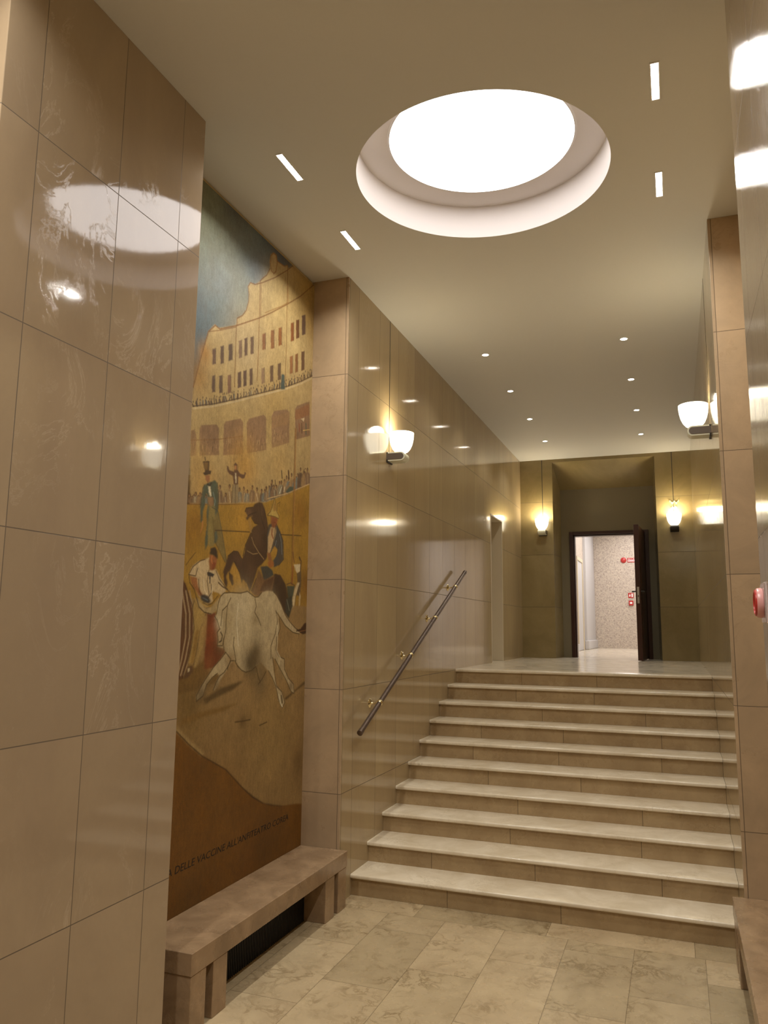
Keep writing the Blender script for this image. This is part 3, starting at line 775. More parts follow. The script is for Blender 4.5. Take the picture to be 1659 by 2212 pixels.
[1, 74, 57, 44, 14.73942913973318, -1285, 3692, -1275, 3713],
[1, 84, 66, 51, 8.8, -1287, 3720, -1285, 3724],
[1, 170, 152, 119, 4.95, -1274, 3697, -1281, 3712],
[1, 74, 57, 44, 12.839690634557012, -1239, 3712, -1246, 3730],
[1, 94, 73, 49, 8.8, -1242, 3751, -1241, 3757],
[1, 124, 134, 125, 4.95, -1229, 3717, -1236, 3740],
[1, 94, 73, 49, 10.841684739025109, -1218, 3721, -1232, 3748],
[1, 64, 54, 46, 8.8, -1221, 3767, -1220, 3774],
[1, 124, 134, 125, 4.95, -1208, 3726, -1215, 3754],
[1, 94, 73, 49, 10.562486924402904, -1182, 3736, -1172, 3764],
[1, 64, 54, 46, 8.8, -1186, 3781, -1184, 3788],
[1, 84, 66, 51, 13.578869146521708, -1145, 3752, -1157, 3769],
[1, 64, 54, 46, 8.8, -1147, 3781, -1145, 3786],
[1, 124, 134, 125, 4.95, -1134, 3757, -1141, 3773],
[1, 74, 57, 44, 16.934065909461733, -1117, 3764, -1135, 3790],
[1, 74, 57, 44, 8.8, -1121, 3817, -1120, 3825],
[1, 157, 129, 92, 4.95, -1107, 3769, -1114, 3802],
[1, 84, 66, 51, 13.970650979809047, -1069, 3785, -1077, 3805],
[1, 84, 66, 51, 8.8, -1072, 3826, -1070, 3832],
[1, 64, 54, 46, 15.286439240996735, -1031, 3801, -1020, 3837],
[1, 64, 54, 46, 8.8, -1034, 3846, -1033, 3853],
[1, 94, 73, 49, 13.778880875502592, -999, 3815, -1009, 3838],
[1, 64, 54, 46, 8.8, -1001, 3854, -1000, 3860],
[1, 170, 152, 119, 4.95, -987, 3820, -995, 3843],
[1, 84, 66, 51, 12.72512625700937, -957, 3833, -944, 3862],
[1, 64, 54, 46, 8.8, -960, 3879, -959, 3885],
[1, 84, 66, 51, 13.163512032308436, -909, 3853, -914, 3867],
[1, 74, 57, 44, 8.8, -911, 3883, -909, 3887],
[1, 74, 57, 44, 17.830934216486604, -884, 3864, -876, 3904],
[1, 84, 66, 51, 8.8, -887, 3913, -886, 3920],
[1, 124, 134, 125, 4.95, -872, 3869, -880, 3899],
[1, 74, 57, 44, 17.426493824753887, -840, 3883, -825, 3917],
[1, 94, 73, 49, 8.8, -843, 3939, -842, 3947],
[1, 64, 54, 46, 18.342469102035725, -797, 3901, -792, 3937],
[1, 84, 66, 51, 8.8, -800, 3947, -798, 3954],
[1, 84, 66, 51, 17.282163617264576, -758, 3918, -758, 3941],
[1, 94, 73, 49, 8.8, -761, 3955, -759, 3960],
[1, 64, 54, 46, 12.709335595660484, -730, 3930, -735, 3948],
[1, 84, 66, 51, 8.8, -733, 3970, -731, 3975],
[1, 64, 54, 46, 13.901542256143351, -687, 3948, -692, 3969],
[1, 74, 57, 44, 8.8, -689, 3993, -688, 4000],
[1, 157, 129, 92, 4.95, -674, 3954, -682, 3981],
[1, 64, 54, 46, 18.9115156554003, -643, 3968, -635, 4000],
[1, 94, 73, 49, 8.8, -646, 4015, -644, 4022],
[1, 84, 66, 51, 10.583880762474346, -623, 3978, -638, 3989],
[1, 94, 73, 49, 8.8, -625, 4011, -623, 4016],
[1, 64, 54, 46, 10.083420079136149, -602, 3988, -614, 4016],
[1, 84, 66, 51, 8.8, -605, 4033, -603, 4040],
[1, 124, 134, 125, 4.95, -590, 3994, -598, 4020],
[1, 64, 54, 46, 15.936384061077941, -593, 3993, -589, 4013],
[1, 84, 66, 51, 8.8, -595, 4029, -593, 4035],
[1, 74, 57, 44, 15.4435835972924, -549, 4014, -544, 4055],
[1, 84, 66, 51, 8.8, -552, 4070, -551, 4078],
[1, 170, 152, 119, 4.95, -536, 4020, -545, 4054],
[1, 74, 57, 44, 13.62209547432917, -543, 4017, -558, 4041],
[1, 94, 73, 49, 8.8, -545, 4055, -543, 4061],
[1, 124, 134, 125, 4.95, -530, 4023, -538, 4044],
[1, 94, 73, 49, 10.513017124597384, -503, 4036, -486, 4064],
[1, 74, 57, 44, 8.8, -506, 4075, -504, 4081],
[1, 170, 152, 119, 4.95, -490, 4042, -498, 4064],
[1, 74, 57, 44, 12.19698036975884, -498, 4039, -497, 4059],
[1, 84, 66, 51, 8.8, -500, 4071, -498, 4076],
[1, 94, 73, 49, 13.228678634690674, -465, 4055, -480, 4083],
[1, 84, 66, 51, 8.8, -468, 4107, -466, 4114],
[1, 157, 129, 92, 4.95, -452, 4061, -460, 4092],
[1, 94, 73, 49, 15.84099908476327, -429, 4072, -450, 4093],
[1, 64, 54, 46, 8.8, -432, 4112, -430, 4118],
[1, 157, 129, 92, 4.95, -416, 4078, -424, 4101],
[1, 94, 73, 49, 16.088038219915024, -414, 4080, -423, 4117],
[1, 84, 66, 51, 8.8, -417, 4134, -415, 4142],
[1, 74, 57, 44, 15.886345760459093, -385, 4096, -386, 4135],
[1, 64, 54, 46, 8.8, -388, 4147, -386, 4154],
[1, 84, 66, 51, 10.285788051697624, -378, 4100, -372, 4120],
[1, 84, 66, 51, 8.8, -380, 4131, -378, 4136],
[1, 74, 57, 44, 10.607775596932939, -357, 4112, -370, 4142],
[1, 74, 57, 44, 8.8, -360, 4172, -358, 4181],
[1, 84, 66, 51, 12.01010870458456, -314, 4135, -326, 4152],
[1, 64, 54, 46, 8.8, -316, 4165, -314, 4170],
[1, 94, 73, 49, 10.23701434516433, -307, 4139, -312, 4170],
[1, 64, 54, 46, 8.8, -309, 4182, -307, 4188],
[1, 124, 134, 125, 4.95, -293, 4146, -301, 4170],
[1, 94, 73, 49, 13.086265168571511, -272, 4159, -286, 4187],
[1, 94, 73, 49, 8.8, -275, 4211, -273, 4219],
[1, 94, 73, 49, 19.304049373510857, -261, 4165, -244, 4203],
[1, 84, 66, 51, 8.8, -264, 4219, -262, 4227],
[1, 157, 129, 92, 4.95, -246, 4172, -256, 4204],
[1, 64, 54, 46, 16.589395782750746, -242, 4175, -237, 4206],
[1, 64, 54, 46, 8.8, -244, 4219, -242, 4225],
[1, 170, 152, 119, 4.95, -227, 4182, -236, 4207],
[1, 64, 54, 46, 16.520690323707402, -205, 4195, -190, 4234],
[1, 74, 57, 44, 8.8, -208, 4249, -206, 4256],
[1, 72, 55, 40, 7, -1919, 3443, -1675, 3528, -1398, 3642, -1054, 3789, -664, 3956, -427, 4071, -196, 4198],
[1, 186, 165, 121, 12, -1918, 3428, -1674, 3513, -1397, 3626, -1053, 3772, -663, 3938, -426, 4052, -195, 4179],
[0, 64, 77, 70, 2, -773, 4019, -722, 4036, -704, 3918, -776, 3897],
[0, 133, 103, 74, 1, -1924, 3284, -1890, 3298, -1866, 3262, -1856, 3138, -1916, 3122],
[0, 133, 103, 74, 1, -1835, 3321, -1811, 3348, -1642, 3395, -1612, 3380, -1598, 3197, -1821, 3146],
[0, 133, 103, 74, 1, -1558, 3413, -1531, 3445, -1344, 3514, -1311, 3496, -1295, 3269, -1548, 3207],
[0, 133, 103, 74, 1, -1261, 3502, -1231, 3543, -1022, 3627, -986, 3615, -970, 3371, -1239, 3288],
[0, 133, 103, 74, 1, -903, 3651, -870, 3697, -662, 3768, -622, 3756, -607, 3511, -887, 3404],
[0, 133, 103, 74, 1, -528, 3805, -490, 3846, -264, 3945, -248, 3654, -505, 3558],
[0, 139, 107, 72, 3, -895, 3646, -630, 3754, -624, 3658, -889, 3554],
[0, 136, 94, 61, 3, -520, 3799, -272, 3923, -267, 3828, -515, 3716],
[1, 96, 73, 57, 6, -1724, 3231, -1722, 3242],
[1, 126, 96, 69, 6, -1683, 3243, -1682, 3275],
[1, 174, 146, 102, 6, -1795, 3198, -1793, 3223],
[1, 126, 96, 69, 6, -1674, 3261, -1674, 3294],
[1, 83, 63, 49, 6, -1733, 3247, -1731, 3257],
[1, 174, 146, 102, 6, -1712, 3182, -1709, 3191],
[1, 83, 63, 49, 6, -1678, 3202, -1677, 3234],
[1, 126, 96, 69, 6, -1774, 3233, -1773, 3264],
[1, 126, 96, 69, 6, -1661, 3195, -1658, 3209],
[1, 83, 63, 49, 6, -1658, 3262, -1658, 3293],
[1, 126, 96, 69, 6, -1801, 3213, -1798, 3223],
[1, 83, 63, 49, 6, -1764, 3188, -1764, 3221],
[1, 96, 73, 57, 6, -1807, 3176, -1807, 3207],
[1, 83, 63, 49, 6, -1776, 3252, -1773, 3263],
[1, 174, 146, 102, 6, -1635, 3239, -1633, 3259],
[1, 126, 96, 69, 6, -1635, 3246, -1633, 3259],
[1, 96, 73, 57, 6, -1367, 3289, -1365, 3301],
[1, 83, 63, 49, 6, -1399, 3254, -1396, 3269],
[1, 163, 132, 93, 6, -1384, 3269, -1382, 3297],
[1, 126, 96, 69, 6, -1413, 3350, -1412, 3385],
[1, 83, 63, 49, 6, -1480, 3273, -1479, 3301],
[1, 174, 146, 102, 6, -1351, 3312, -1350, 3342],
[1, 174, 146, 102, 6, -1514, 3294, -1511, 3311],
[1, 174, 146, 102, 6, -1489, 3315, -1488, 3344],
[1, 83, 63, 49, 6, -1451, 3280, -1448, 3300],
[1, 163, 132, 93, 6, -1487, 3289, -1485, 3320],
[1, 174, 146, 102, 6, -1468, 3311, -1467, 3340],
[1, 126, 96, 69, 6, -1523, 3246, -1521, 3267],
[1, 83, 63, 49, 6, -1383, 3334, -1381, 3354],
[1, 126, 96, 69, 6, -1479, 3236, -1477, 3258],
[1, 96, 73, 57, 6, -1327, 3313, -1325, 3340],
[1, 163, 132, 93, 6, -1492, 3246, -1489, 3254],
[1, 163, 132, 93, 6, -1006, 3377, -1004, 3414],
[1, 83, 63, 49, 6, -996, 3402, -993, 3412],
[1, 163, 132, 93, 6, -1121, 3354, -1119, 3380],
[1, 96, 73, 57, 6, -1003, 3429, -1000, 3452],
[1, 174, 146, 102, 6, -1159, 3326, -1156, 3343],
[1, 96, 73, 57, 6, -1199, 3376, -1197, 3405],
[1, 96, 73, 57, 6, -1051, 3415, -1049, 3443],
[1, 174, 146, 102, 6, -1163, 3365, -1160, 3388],
[1, 174, 146, 102, 6, -1206, 3415, -1203, 3426],
[1, 96, 73, 57, 6, -1040, 3368, -1038, 3400],
[1, 96, 73, 57, 6, -1179, 3425, -1176, 3447],
[1, 83, 63, 49, 6, -1090, 3388, -1087, 3401],
[1, 174, 146, 102, 6, -1113, 3338, -1109, 3348],
[1, 174, 146, 102, 6, -1076, 3387, -1074, 3422],
[1, 174, 146, 102, 6, -1101, 3387, -1099, 3415],
[1, 174, 146, 102, 6, -1040, 3362, -1037, 3387],
[1, 96, 73, 57, 6, -799, 3470, -795, 3482],
[1, 126, 96, 69, 6, -705, 3517, -703, 3554],
[1, 83, 63, 49, 6, -697, 3498, -694, 3519],
[1, 174, 146, 102, 6, -663, 3548, -660, 3577],
[1, 174, 146, 102, 6, -665, 3565, -661, 3577],
[1, 174, 146, 102, 6, -859, 3484, -856, 3495],
[1, 96, 73, 57, 6, -825, 3475, -822, 3485],
[1, 174, 146, 102, 6, -862, 3464, -859, 3490],
[1, 163, 132, 93, 6, -862, 3451, -858, 3462],
[1, 126, 96, 69, 6, -795, 3495, -793, 3522],
[1, 96, 73, 57, 6, -635, 3484, -631, 3496],
[1, 96, 73, 57, 6, -790, 3517, -787, 3532],
[1, 83, 63, 49, 6, -821, 3521, -817, 3531],
[1, 83, 63, 49, 6, -721, 3548, -718, 3580],
[1, 163, 132, 93, 6, -761, 3498, -758, 3534],
[1, 174, 146, 102, 6, -854, 3522, -851, 3552],
[0, 196, 172, 132, 1, -417, 3753, -351, 3782, -366, 3743],
[1, 141, 62, 37, 10, -448, 3706, -436, 3644],
[1, 83, 55, 34, 12, -399, 3719, -394, 3642],
[1, 70, 89, 70, 12, -323, 3738, -318, 3649],
[1, 211, 172, 95, 5, -370, 3668, -260, 3703],
[1, 124, 88, 54, 5, -1919, 3223, -1623, 3298, -1304, 3397],
[2, 182, 137, 63, 200, -1276, 3195, 800, 0],
[2, 182, 137, 63, 150, -1733, 2957, 600, 0],
[2, 184, 148, 85, 200, -761, 3299, 500, 0],
[2, 189, 152, 87, 150, -1826, 3083, 500, 0],
[0, 124, 98, 72, 3, -1925, 2822, -1880, 2833, -1884, 2857, -1895, 2866, -1915, 2864, -1926, 2848],
[1, 86, 63, 44, 24, -1908, 2870, -1905, 2874],
[1, 167, 124, 80, 9, -1911, 2868, -1911, 2871],
[1, 83, 65, 49, 5, -1895, 2834, -1910, 2856],
[1, 81, 62, 46, 3, -1881, 2833, -1887, 2862],
[0, 124, 98, 72, 3, -1908, 2825, -1844, 2838, -1848, 2855, -1863, 2859, -1892, 2856, -1908, 2843],
[1, 86, 63, 44, 24, -1880, 2862, -1877, 2865],
[1, 167, 124, 80, 9, -1883, 2860, -1884, 2862],
[1, 189, 165, 117, 5, -1869, 2838, -1871, 2853],
[1, 81, 62, 46, 3, -1855, 2837, -1859, 2857],
[0, 96, 77, 59, 3, -1889, 2827, -1826, 2841, -1830, 2863, -1845, 2870, -1873, 2866, -1889, 2851],
[1, 86, 63, 44, 24, -1862, 2873, -1859, 2877],
[1, 167, 124, 80, 9, -1865, 2871, -1866, 2874],
[1, 211, 194, 154, 5, -1849, 2841, -1862, 2860],
[1, 81, 62, 46, 3, -1836, 2839, -1841, 2866],
[0, 143, 131, 102, 3, -1867, 2831, -1808, 2844, -1812, 2875, -1827, 2885, -1854, 2882, -1868, 2862],
[1, 86, 63, 44, 24, -1844, 2891, -1841, 2896],
[1, 167, 124, 80, 9, -1846, 2888, -1847, 2892],
[1, 211, 194, 154, 5, -1845, 2842, -1850, 2872],
[1, 81, 62, 46, 3, -1815, 2842, -1822, 2880],
[0, 139, 113, 80, 3, -1840, 2835, -1777, 2848, -1781, 2868, -1796, 2874, -1824, 2870, -1840, 2856],
[1, 86, 63, 44, 24, -1813, 2877, -1810, 2880],
[1, 167, 124, 80, 9, -1816, 2874, -1816, 2877],
[1, 83, 65, 49, 5, -1817, 2846, -1803, 2867],
[1, 81, 62, 46, 3, -1786, 2847, -1792, 2871],
[0, 155, 125, 83, 3, -1821, 2837, -1757, 2851, -1761, 2882, -1778, 2891, -1806, 2888, -1822, 2868],
[1, 86, 63, 44, 24, -1795, 2897, -1792, 2902],
[1, 167, 124, 80, 9, -1798, 2894, -1798, 2898],
[1, 83, 65, 49, 5, -1793, 2849, -1783, 2882],
[1, 81, 62, 46, 3, -1767, 2850, -1773, 2887],
[0, 139, 113, 80, 3, -1800, 2841, -1718, 2857, -1723, 2883, -1743, 2890, -1779, 2886, -1799, 2867],
[1, 86, 63, 44, 24, -1765, 2894, -1762, 2898],
[1, 167, 124, 80, 9, -1768, 2891, -1768, 2895],
[1, 83, 65, 49, 5, -1759, 2855, -1762, 2879],
[1, 81, 62, 46, 3, -1737, 2854, -1742, 2886],
[0, 114, 120, 110, 3, -1770, 2845, -1705, 2859, -1710, 2890, -1726, 2899, -1755, 2896, -1771, 2876],
[1, 86, 63, 44, 24, -1744, 2905, -1741, 2910],
[1, 167, 124, 80, 9, -1747, 2902, -1747, 2906],
[1, 189, 165, 117, 5, -1728, 2859, -1742, 2888],
[1, 81, 62, 46, 3, -1715, 2857, -1721, 2895],
[0, 114, 120, 110, 3, -1760, 2846, -1687, 2862, -1691, 2885, -1709, 2892, -1742, 2888, -1760, 2871],
[1, 86, 63, 44, 24, -1729, 2896, -1726, 2899],
[1, 167, 124, 80, 9, -1732, 2893, -1732, 2896],
[1, 189, 165, 117, 5, -1716, 2861, -1719, 2883],
[1, 81, 62, 46, 3, -1701, 2860, -1706, 2888],
[0, 114, 120, 110, 3, -1727, 2851, -1671, 2864, -1675, 2896, -1689, 2907, -1714, 2904, -1727, 2884],
[1, 86, 63, 44, 24, -1705, 2913, -1702, 2918],
[1, 167, 124, 80, 9, -1708, 2909, -1708, 2914],
[1, 83, 65, 49, 5, -1690, 2865, -1701, 2895],
[1, 81, 62, 46, 3, -1675, 2863, -1682, 2902],
[0, 114, 120, 110, 3, -1712, 2854, -1643, 2868, -1646, 2889, -1664, 2896, -1694, 2892, -1712, 2876],
[1, 86, 63, 44, 24, -1682, 2899, -1679, 2902],
[1, 167, 124, 80, 9, -1685, 2896, -1686, 2899],
[1, 83, 65, 49, 5, -1682, 2866, -1676, 2887],
[1, 81, 62, 46, 3, -1654, 2866, -1659, 2892],
[0, 96, 77, 59, 3, -1692, 2857, -1616, 2872, -1621, 2904, -1640, 2914, -1674, 2910, -1692, 2889],
[1, 86, 63, 44, 24, -1660, 2920, -1657, 2925],
[1, 167, 124, 80, 9, -1664, 2916, -1664, 2921],
[1, 83, 65, 49, 5, -1665, 2868, -1656, 2902],
[1, 81, 62, 46, 3, -1631, 2870, -1637, 2909],
[0, 114, 120, 110, 3, -1640, 2865, -1584, 2878, -1588, 2901, -1602, 2908, -1627, 2905, -1641, 2890],
[1, 86, 63, 44, 24, -1617, 2912, -1614, 2916],
[1, 167, 124, 80, 9, -1621, 2910, -1621, 2913],
[1, 83, 65, 49, 5, -1623, 2876, -1619, 2898],
[1, 81, 62, 46, 3, -1588, 2877, -1594, 2905],
[0, 124, 98, 72, 3, -1593, 2873, -1528, 2887, -1535, 2948, -1552, 2968, -1581, 2966, -1596, 2931],
[1, 86, 63, 44, 24, -1570, 2981, -1568, 2989],
[1, 167, 124, 80, 9, -1574, 2975, -1574, 2983],
[1, 189, 165, 117, 5, -1565, 2885, -1572, 2948],
[1, 81, 62, 46, 3, -1536, 2886, -1546, 2959],
[0, 124, 98, 72, 3, -1536, 2883, -1447, 2901, -1452, 2931, -1474, 2940, -1514, 2935, -1536, 2914],
[1, 86, 63, 44, 24, -1498, 2944, -1494, 2949],
[1, 167, 124, 80, 9, -1501, 2941, -1501, 2945],
[1, 211, 194, 154, 5, -1496, 2897, -1503, 2926],
[1, 81, 62, 46, 3, -1467, 2898, -1473, 2934],
[0, 155, 125, 83, 3, -1473, 2894, -1415, 2907, -1422, 2970, -1437, 2992, -1463, 2991, -1476, 2954],
[1, 86, 63, 44, 24, -1454, 3006, -1451, 3015],
[1, 167, 124, 80, 9, -1457, 3000, -1458, 3008],
[1, 211, 194, 154, 5, -1436, 2908, -1455, 2972],
[1, 81, 62, 46, 3, -1418, 2906, -1428, 2983],
[0, 124, 98, 72, 3, -1413, 2904, -1346, 2918, -1353, 2981, -1370, 3003, -1400, 3001, -1415, 2964],
[1, 86, 63, 44, 24, -1389, 3016, -1386, 3025],
[1, 167, 124, 80, 9, -1393, 3010, -1393, 3018],
[1, 211, 194, 154, 5, -1386, 2916, -1385, 2983],
[1, 81, 62, 46, 3, -1353, 2917, -1363, 2993],
[0, 114, 120, 110, 3, -1361, 2913, -1274, 2931, -1281, 2982, -1303, 2998, -1342, 2994, -1362, 2963],
[1, 86, 63, 44, 24, -1326, 3008, -1323, 3015],
[1, 167, 124, 80, 9, -1330, 3003, -1330, 3009],
[1, 189, 165, 117, 5, -1307, 2929, -1318, 2981],
[1, 81, 62, 46, 3, -1291, 2928, -1300, 2990],
[0, 139, 113, 80, 3, -1289, 2925, -1232, 2938, -1237, 2993, -1253, 3012, -1278, 3010, -1291, 2978],
[1, 86, 63, 44, 24, -1269, 3023, -1266, 3031],
[1, 167, 124, 80, 9, -1273, 3018, -1273, 3025],
[1, 211, 194, 154, 5, -1263, 2937, -1256, 2996],
[1, 81, 62, 46, 3, -1233, 2938, -1242, 3004],
[0, 114, 120, 110, 3, -1258, 2931, -1167, 2949, -1173, 2992, -1195, 3005, -1236, 3000, -1258, 2973],
[1, 86, 63, 44, 24, -1220, 3013, -1216, 3019],
[1, 167, 124, 80, 9, -1224, 3008, -1224, 3014],
[1, 189, 165, 117, 5, -1221, 2945, -1214, 2990],
[1, 81, 62, 46, 3, -1185, 2946, -1192, 2998],
[0, 124, 98, 72, 3, -1187, 2943, -1098, 2961, -1105, 3022, -1128, 3042, -1168, 3037, -1189, 3001],
[1, 86, 63, 44, 24, -1152, 3053, -1149, 3062],
[1, 167, 124, 80, 9, -1156, 3047, -1156, 3055],
[1, 189, 165, 117, 5, -1159, 2956, -1156, 3020],
[1, 81, 62, 46, 3, -1114, 2958, -1124, 3032],
[0, 155, 125, 83, 3, -1113, 2955, -1045, 2970, -1051, 3022, -1068, 3039, -1099, 3037, -1115, 3006],
[1, 86, 63, 44, 24, -1087, 3050, -1084, 3057],
[1, 167, 124, 80, 9, -1091, 3045, -1092, 3051],
[1, 211, 194, 154, 5, -1063, 2972, -1090, 3021],
[1, 81, 62, 46, 3, -1050, 2969, -1059, 3032],
[0, 96, 77, 59, 3, -1044, 2967, -982, 2981, -987, 3026, -1003, 3042, -1030, 3039, -1045, 3012],
[1, 86, 63, 44, 24, -1020, 3051, -1016, 3058],
[1, 167, 124, 80, 9, -1024, 3046, -1025, 3052],
[1, 83, 65, 49, 5, -1006, 2982, -1023, 3026],
[1, 81, 62, 46, 3, -983, 2981, -991, 3036],
[0, 114, 120, 110, 3, -1014, 2973, -916, 2993, -922, 3037, -947, 3050, -990, 3045, -1014, 3017],
[1, 86, 63, 44, 24, -973, 3057, -969, 3064],
[1, 167, 124, 80, 9, -977, 3053, -977, 3059],
[1, 211, 194, 154, 5, -979, 2988, -963, 3035],
[1, 81, 62, 46, 3, -935, 2990, -943, 3043],
[0, 124, 98, 72, 3, -975, 2985, -915, 2999, -920, 3052, -936, 3070, -963, 3068, -976, 3037],
[1, 86, 63, 44, 24, -953, 3081, -949, 3089],
[1, 167, 124, 80, 9, -957, 3076, -958, 3083],
[1, 211, 194, 154, 5, -945, 2998, -950, 3053],
[1, 81, 62, 46, 3, -914, 2999, -923, 3063],
[0, 155, 125, 83, 3, -939, 2996, -859, 3013, -865, 3067, -885, 3085, -921, 3081, -940, 3048],
[1, 86, 63, 44, 24, -907, 3095, -903, 3103],
[1, 167, 124, 80, 9, -912, 3089, -912, 3096],
[1, 211, 194, 154, 5, -891, 3012, -905, 3066],
[1, 81, 62, 46, 3, -868, 3011, -877, 3077],
[0, 114, 120, 110, 3, -912, 3005, -819, 3024, -826, 3089, -850, 3110, -891, 3105, -913, 3067],
[1, 86, 63, 44, 24, -875, 3122, -871, 3131],
[1, 167, 124, 80, 9, -879, 3116, -880, 3124],
[1, 83, 65, 49, 5, -878, 3019, -882, 3086],
[1, 81, 62, 46, 3, -834, 3022, -844, 3100],
[0, 96, 77, 59, 3, -890, 3014, -828, 3028, -834, 3103, -851, 3129, -879, 3127, -892, 3085],
[1, 86, 63, 44, 24, -869, 3145, -865, 3155],
[1, 167, 124, 80, 9, -873, 3138, -874, 3147],
[1, 189, 165, 117, 5, -867, 3026, -851, 3108],
[1, 81, 62, 46, 3, -827, 3028, -838, 3118],
[0, 124, 98, 72, 3, -884, 3020, -775, 3042, -782, 3092, -809, 3107, -857, 3101, -884, 3069],
[1, 86, 63, 44, 24, -838, 3115, -834, 3122],
[1, 167, 124, 80, 9, -842, 3110, -842, 3116],
[1, 211, 194, 154, 5, -818, 3040, -829, 3089],
[1, 81, 62, 46, 3, -798, 3038, -807, 3098],
[0, 143, 131, 102, 3, -823, 3035, -758, 3050, -763, 3097, -780, 3112, -809, 3109, -824, 3081],
[1, 86, 63, 44, 24, -798, 3121, -794, 3128],
[1, 167, 124, 80, 9, -802, 3117, -803, 3123],
[1, 83, 65, 49, 5, -787, 3050, -808, 3094],
[1, 81, 62, 46, 3, -759, 3050, -767, 3106],
[0, 96, 77, 59, 3, -810, 3043, -695, 3066, -701, 3101, -729, 3111, -780, 3104, -809, 3079],
[1, 86, 63, 44, 24, -759, 3115, -755, 3121],
[1, 167, 124, 80, 9, -764, 3111, -764, 3116],
[1, 211, 194, 154, 5, -768, 3058, -759, 3095],
[1, 81, 62, 46, 3, -720, 3062, -728, 3105],
[0, 139, 113, 80, 3, -793, 3051, -687, 3072, -694, 3130, -721, 3149, -768, 3143, -793, 3107],
[1, 86, 63, 44, 24, -749, 3159, -745, 3167],
[1, 167, 124, 80, 9, -753, 3153, -754, 3160],
[1, 211, 194, 154, 5, -755, 3066, -741, 3129],
[1, 81, 62, 46, 3, -708, 3069, -717, 3139],
[0, 143, 131, 102, 3, -771, 3059, -653, 3083, -661, 3140, -690, 3157, -742, 3150, -771, 3114],
[1, 86, 63, 44, 24, -721, 3166, -717, 3175],
[1, 167, 124, 80, 9, -726, 3161, -726, 3168],
[1, 83, 65, 49, 5, -714, 3078, -730, 3134],
[1, 81, 62, 46, 3, -680, 3079, -689, 3147],
[0, 96, 77, 59, 3, -703, 3076, -617, 3095, -623, 3155, -645, 3175, -683, 3171, -704, 3135],
[1, 86, 63, 44, 24, -669, 3187, -665, 3195],
[1, 167, 124, 80, 9, -673, 3180, -674, 3188],
[1, 189, 165, 117, 5, -661, 3092, -654, 3156],
[1, 81, 62, 46, 3, -627, 3093, -636, 3166],
[0, 155, 125, 83, 3, -683, 3085, -571, 3108, -579, 3182, -608, 3206, -658, 3200, -685, 3156],
[1, 86, 63, 44, 24, -638, 3220, -634, 3230],
[1, 167, 124, 80, 9, -643, 3213, -643, 3222],
[1, 189, 165, 117, 5, -632, 3102, -643, 3179],
[1, 81, 62, 46, 3, -594, 3104, -604, 3194],
[0, 114, 120, 110, 3, -639, 3098, -548, 3118, -555, 3183, -578, 3204, -619, 3199, -641, 3160],
[1, 86, 63, 44, 24, -603, 3216, -599, 3225],
[1, 167, 124, 80, 9, -608, 3209, -608, 3218],
[1, 83, 65, 49, 5, -586, 3117, -596, 3182],
[1, 81, 62, 46, 3, -560, 3116, -570, 3194],
[0, 139, 113, 80, 3, -639, 3105, -514, 3131, -520, 3169, -551, 3180, -607, 3172, -638, 3144],
[1, 86, 63, 44, 24, -584, 3185, -579, 3191],
[1, 167, 124, 80, 9, -589, 3180, -589, 3186],
[1, 211, 194, 154, 5, -566, 3127, -568, 3166],
[1, 81, 62, 46, 3, -543, 3126, -551, 3173],
[0, 155, 125, 83, 3, -581, 3121, -511, 3138, -518, 3213, -536, 3239, -567, 3237, -583, 3194],
[1, 86, 63, 44, 24, -556, 3255, -552, 3266],
[1, 167, 124, 80, 9, -561, 3248, -561, 3257],
[1, 83, 65, 49, 5, -540, 3138, -546, 3216],
[1, 81, 62, 46, 3, -511, 3138, -522, 3229],
[0, 114, 120, 110, 3, -539, 3135, -453, 3155, -458, 3202, -480, 3218, -518, 3213, -539, 3183],
[1, 86, 63, 44, 24, -503, 3226, -499, 3233],
[1, 167, 124, 80, 9, -508, 3221, -509, 3227],
[1, 189, 165, 117, 5, -513, 3149, -499, 3200],
[1, 81, 62, 46, 3, -461, 3153, -469, 3211],
[0, 96, 77, 59, 3, -504, 3148, -424, 3167, -430, 3220, -450, 3238, -486, 3234, -505, 3201],
[1, 86, 63, 44, 24, -472, 3248, -468, 3256],
[1, 167, 124, 80, 9, -477, 3243, -478, 3250],
[1, 211, 194, 154, 5, -469, 3164, -453, 3222],
[1, 81, 62, 46, 3, -429, 3166, -438, 3231],
[0, 114, 120, 110, 3, -495, 3156, -381, 3181, -388, 3246, -417, 3266, -468, 3259, -496, 3219],
[1, 86, 63, 44, 24, -447, 3277, -443, 3286],
[1, 167, 124, 80, 9, -452, 3270, -453, 3279],
[1, 83, 65, 49, 5, -444, 3175, -436, 3244],
[1, 81, 62, 46, 3, -402, 3177, -412, 3255],
[0, 124, 98, 72, 3, -455, 3170, -355, 3192, -361, 3246, -386, 3263, -431, 3257, -455, 3223],
[1, 86, 63, 44, 24, -413, 3272, -409, 3280],
[1, 167, 124, 80, 9, -418, 3266, -419, 3273],
[1, 189, 165, 117, 5, -397, 3190, -410, 3243],
[1, 81, 62, 46, 3, -369, 3190, -378, 3255],
[0, 96, 77, 59, 3, -448, 3178, -333, 3203, -342, 3287, -371, 3314, -422, 3308, -450, 3258],
[1, 86, 63, 44, 24, -402, 3330, -398, 3342],
[1, 167, 124, 80, 9, -407, 3322, -408, 3332],
[1, 83, 65, 49, 5, -403, 3196, -393, 3287],
[1, 81, 62, 46, 3, -355, 3199, -366, 3301],
[0, 155, 125, 83, 3, -379, 3197, -283, 3219, -289, 3286, -314, 3308, -357, 3303, -380, 3262],
[1, 86, 63, 44, 24, -340, 3320, -335, 3330],
[1, 167, 124, 80, 9, -345, 3313, -346, 3322],
[1, 189, 165, 117, 5, -333, 3215, -329, 3286],
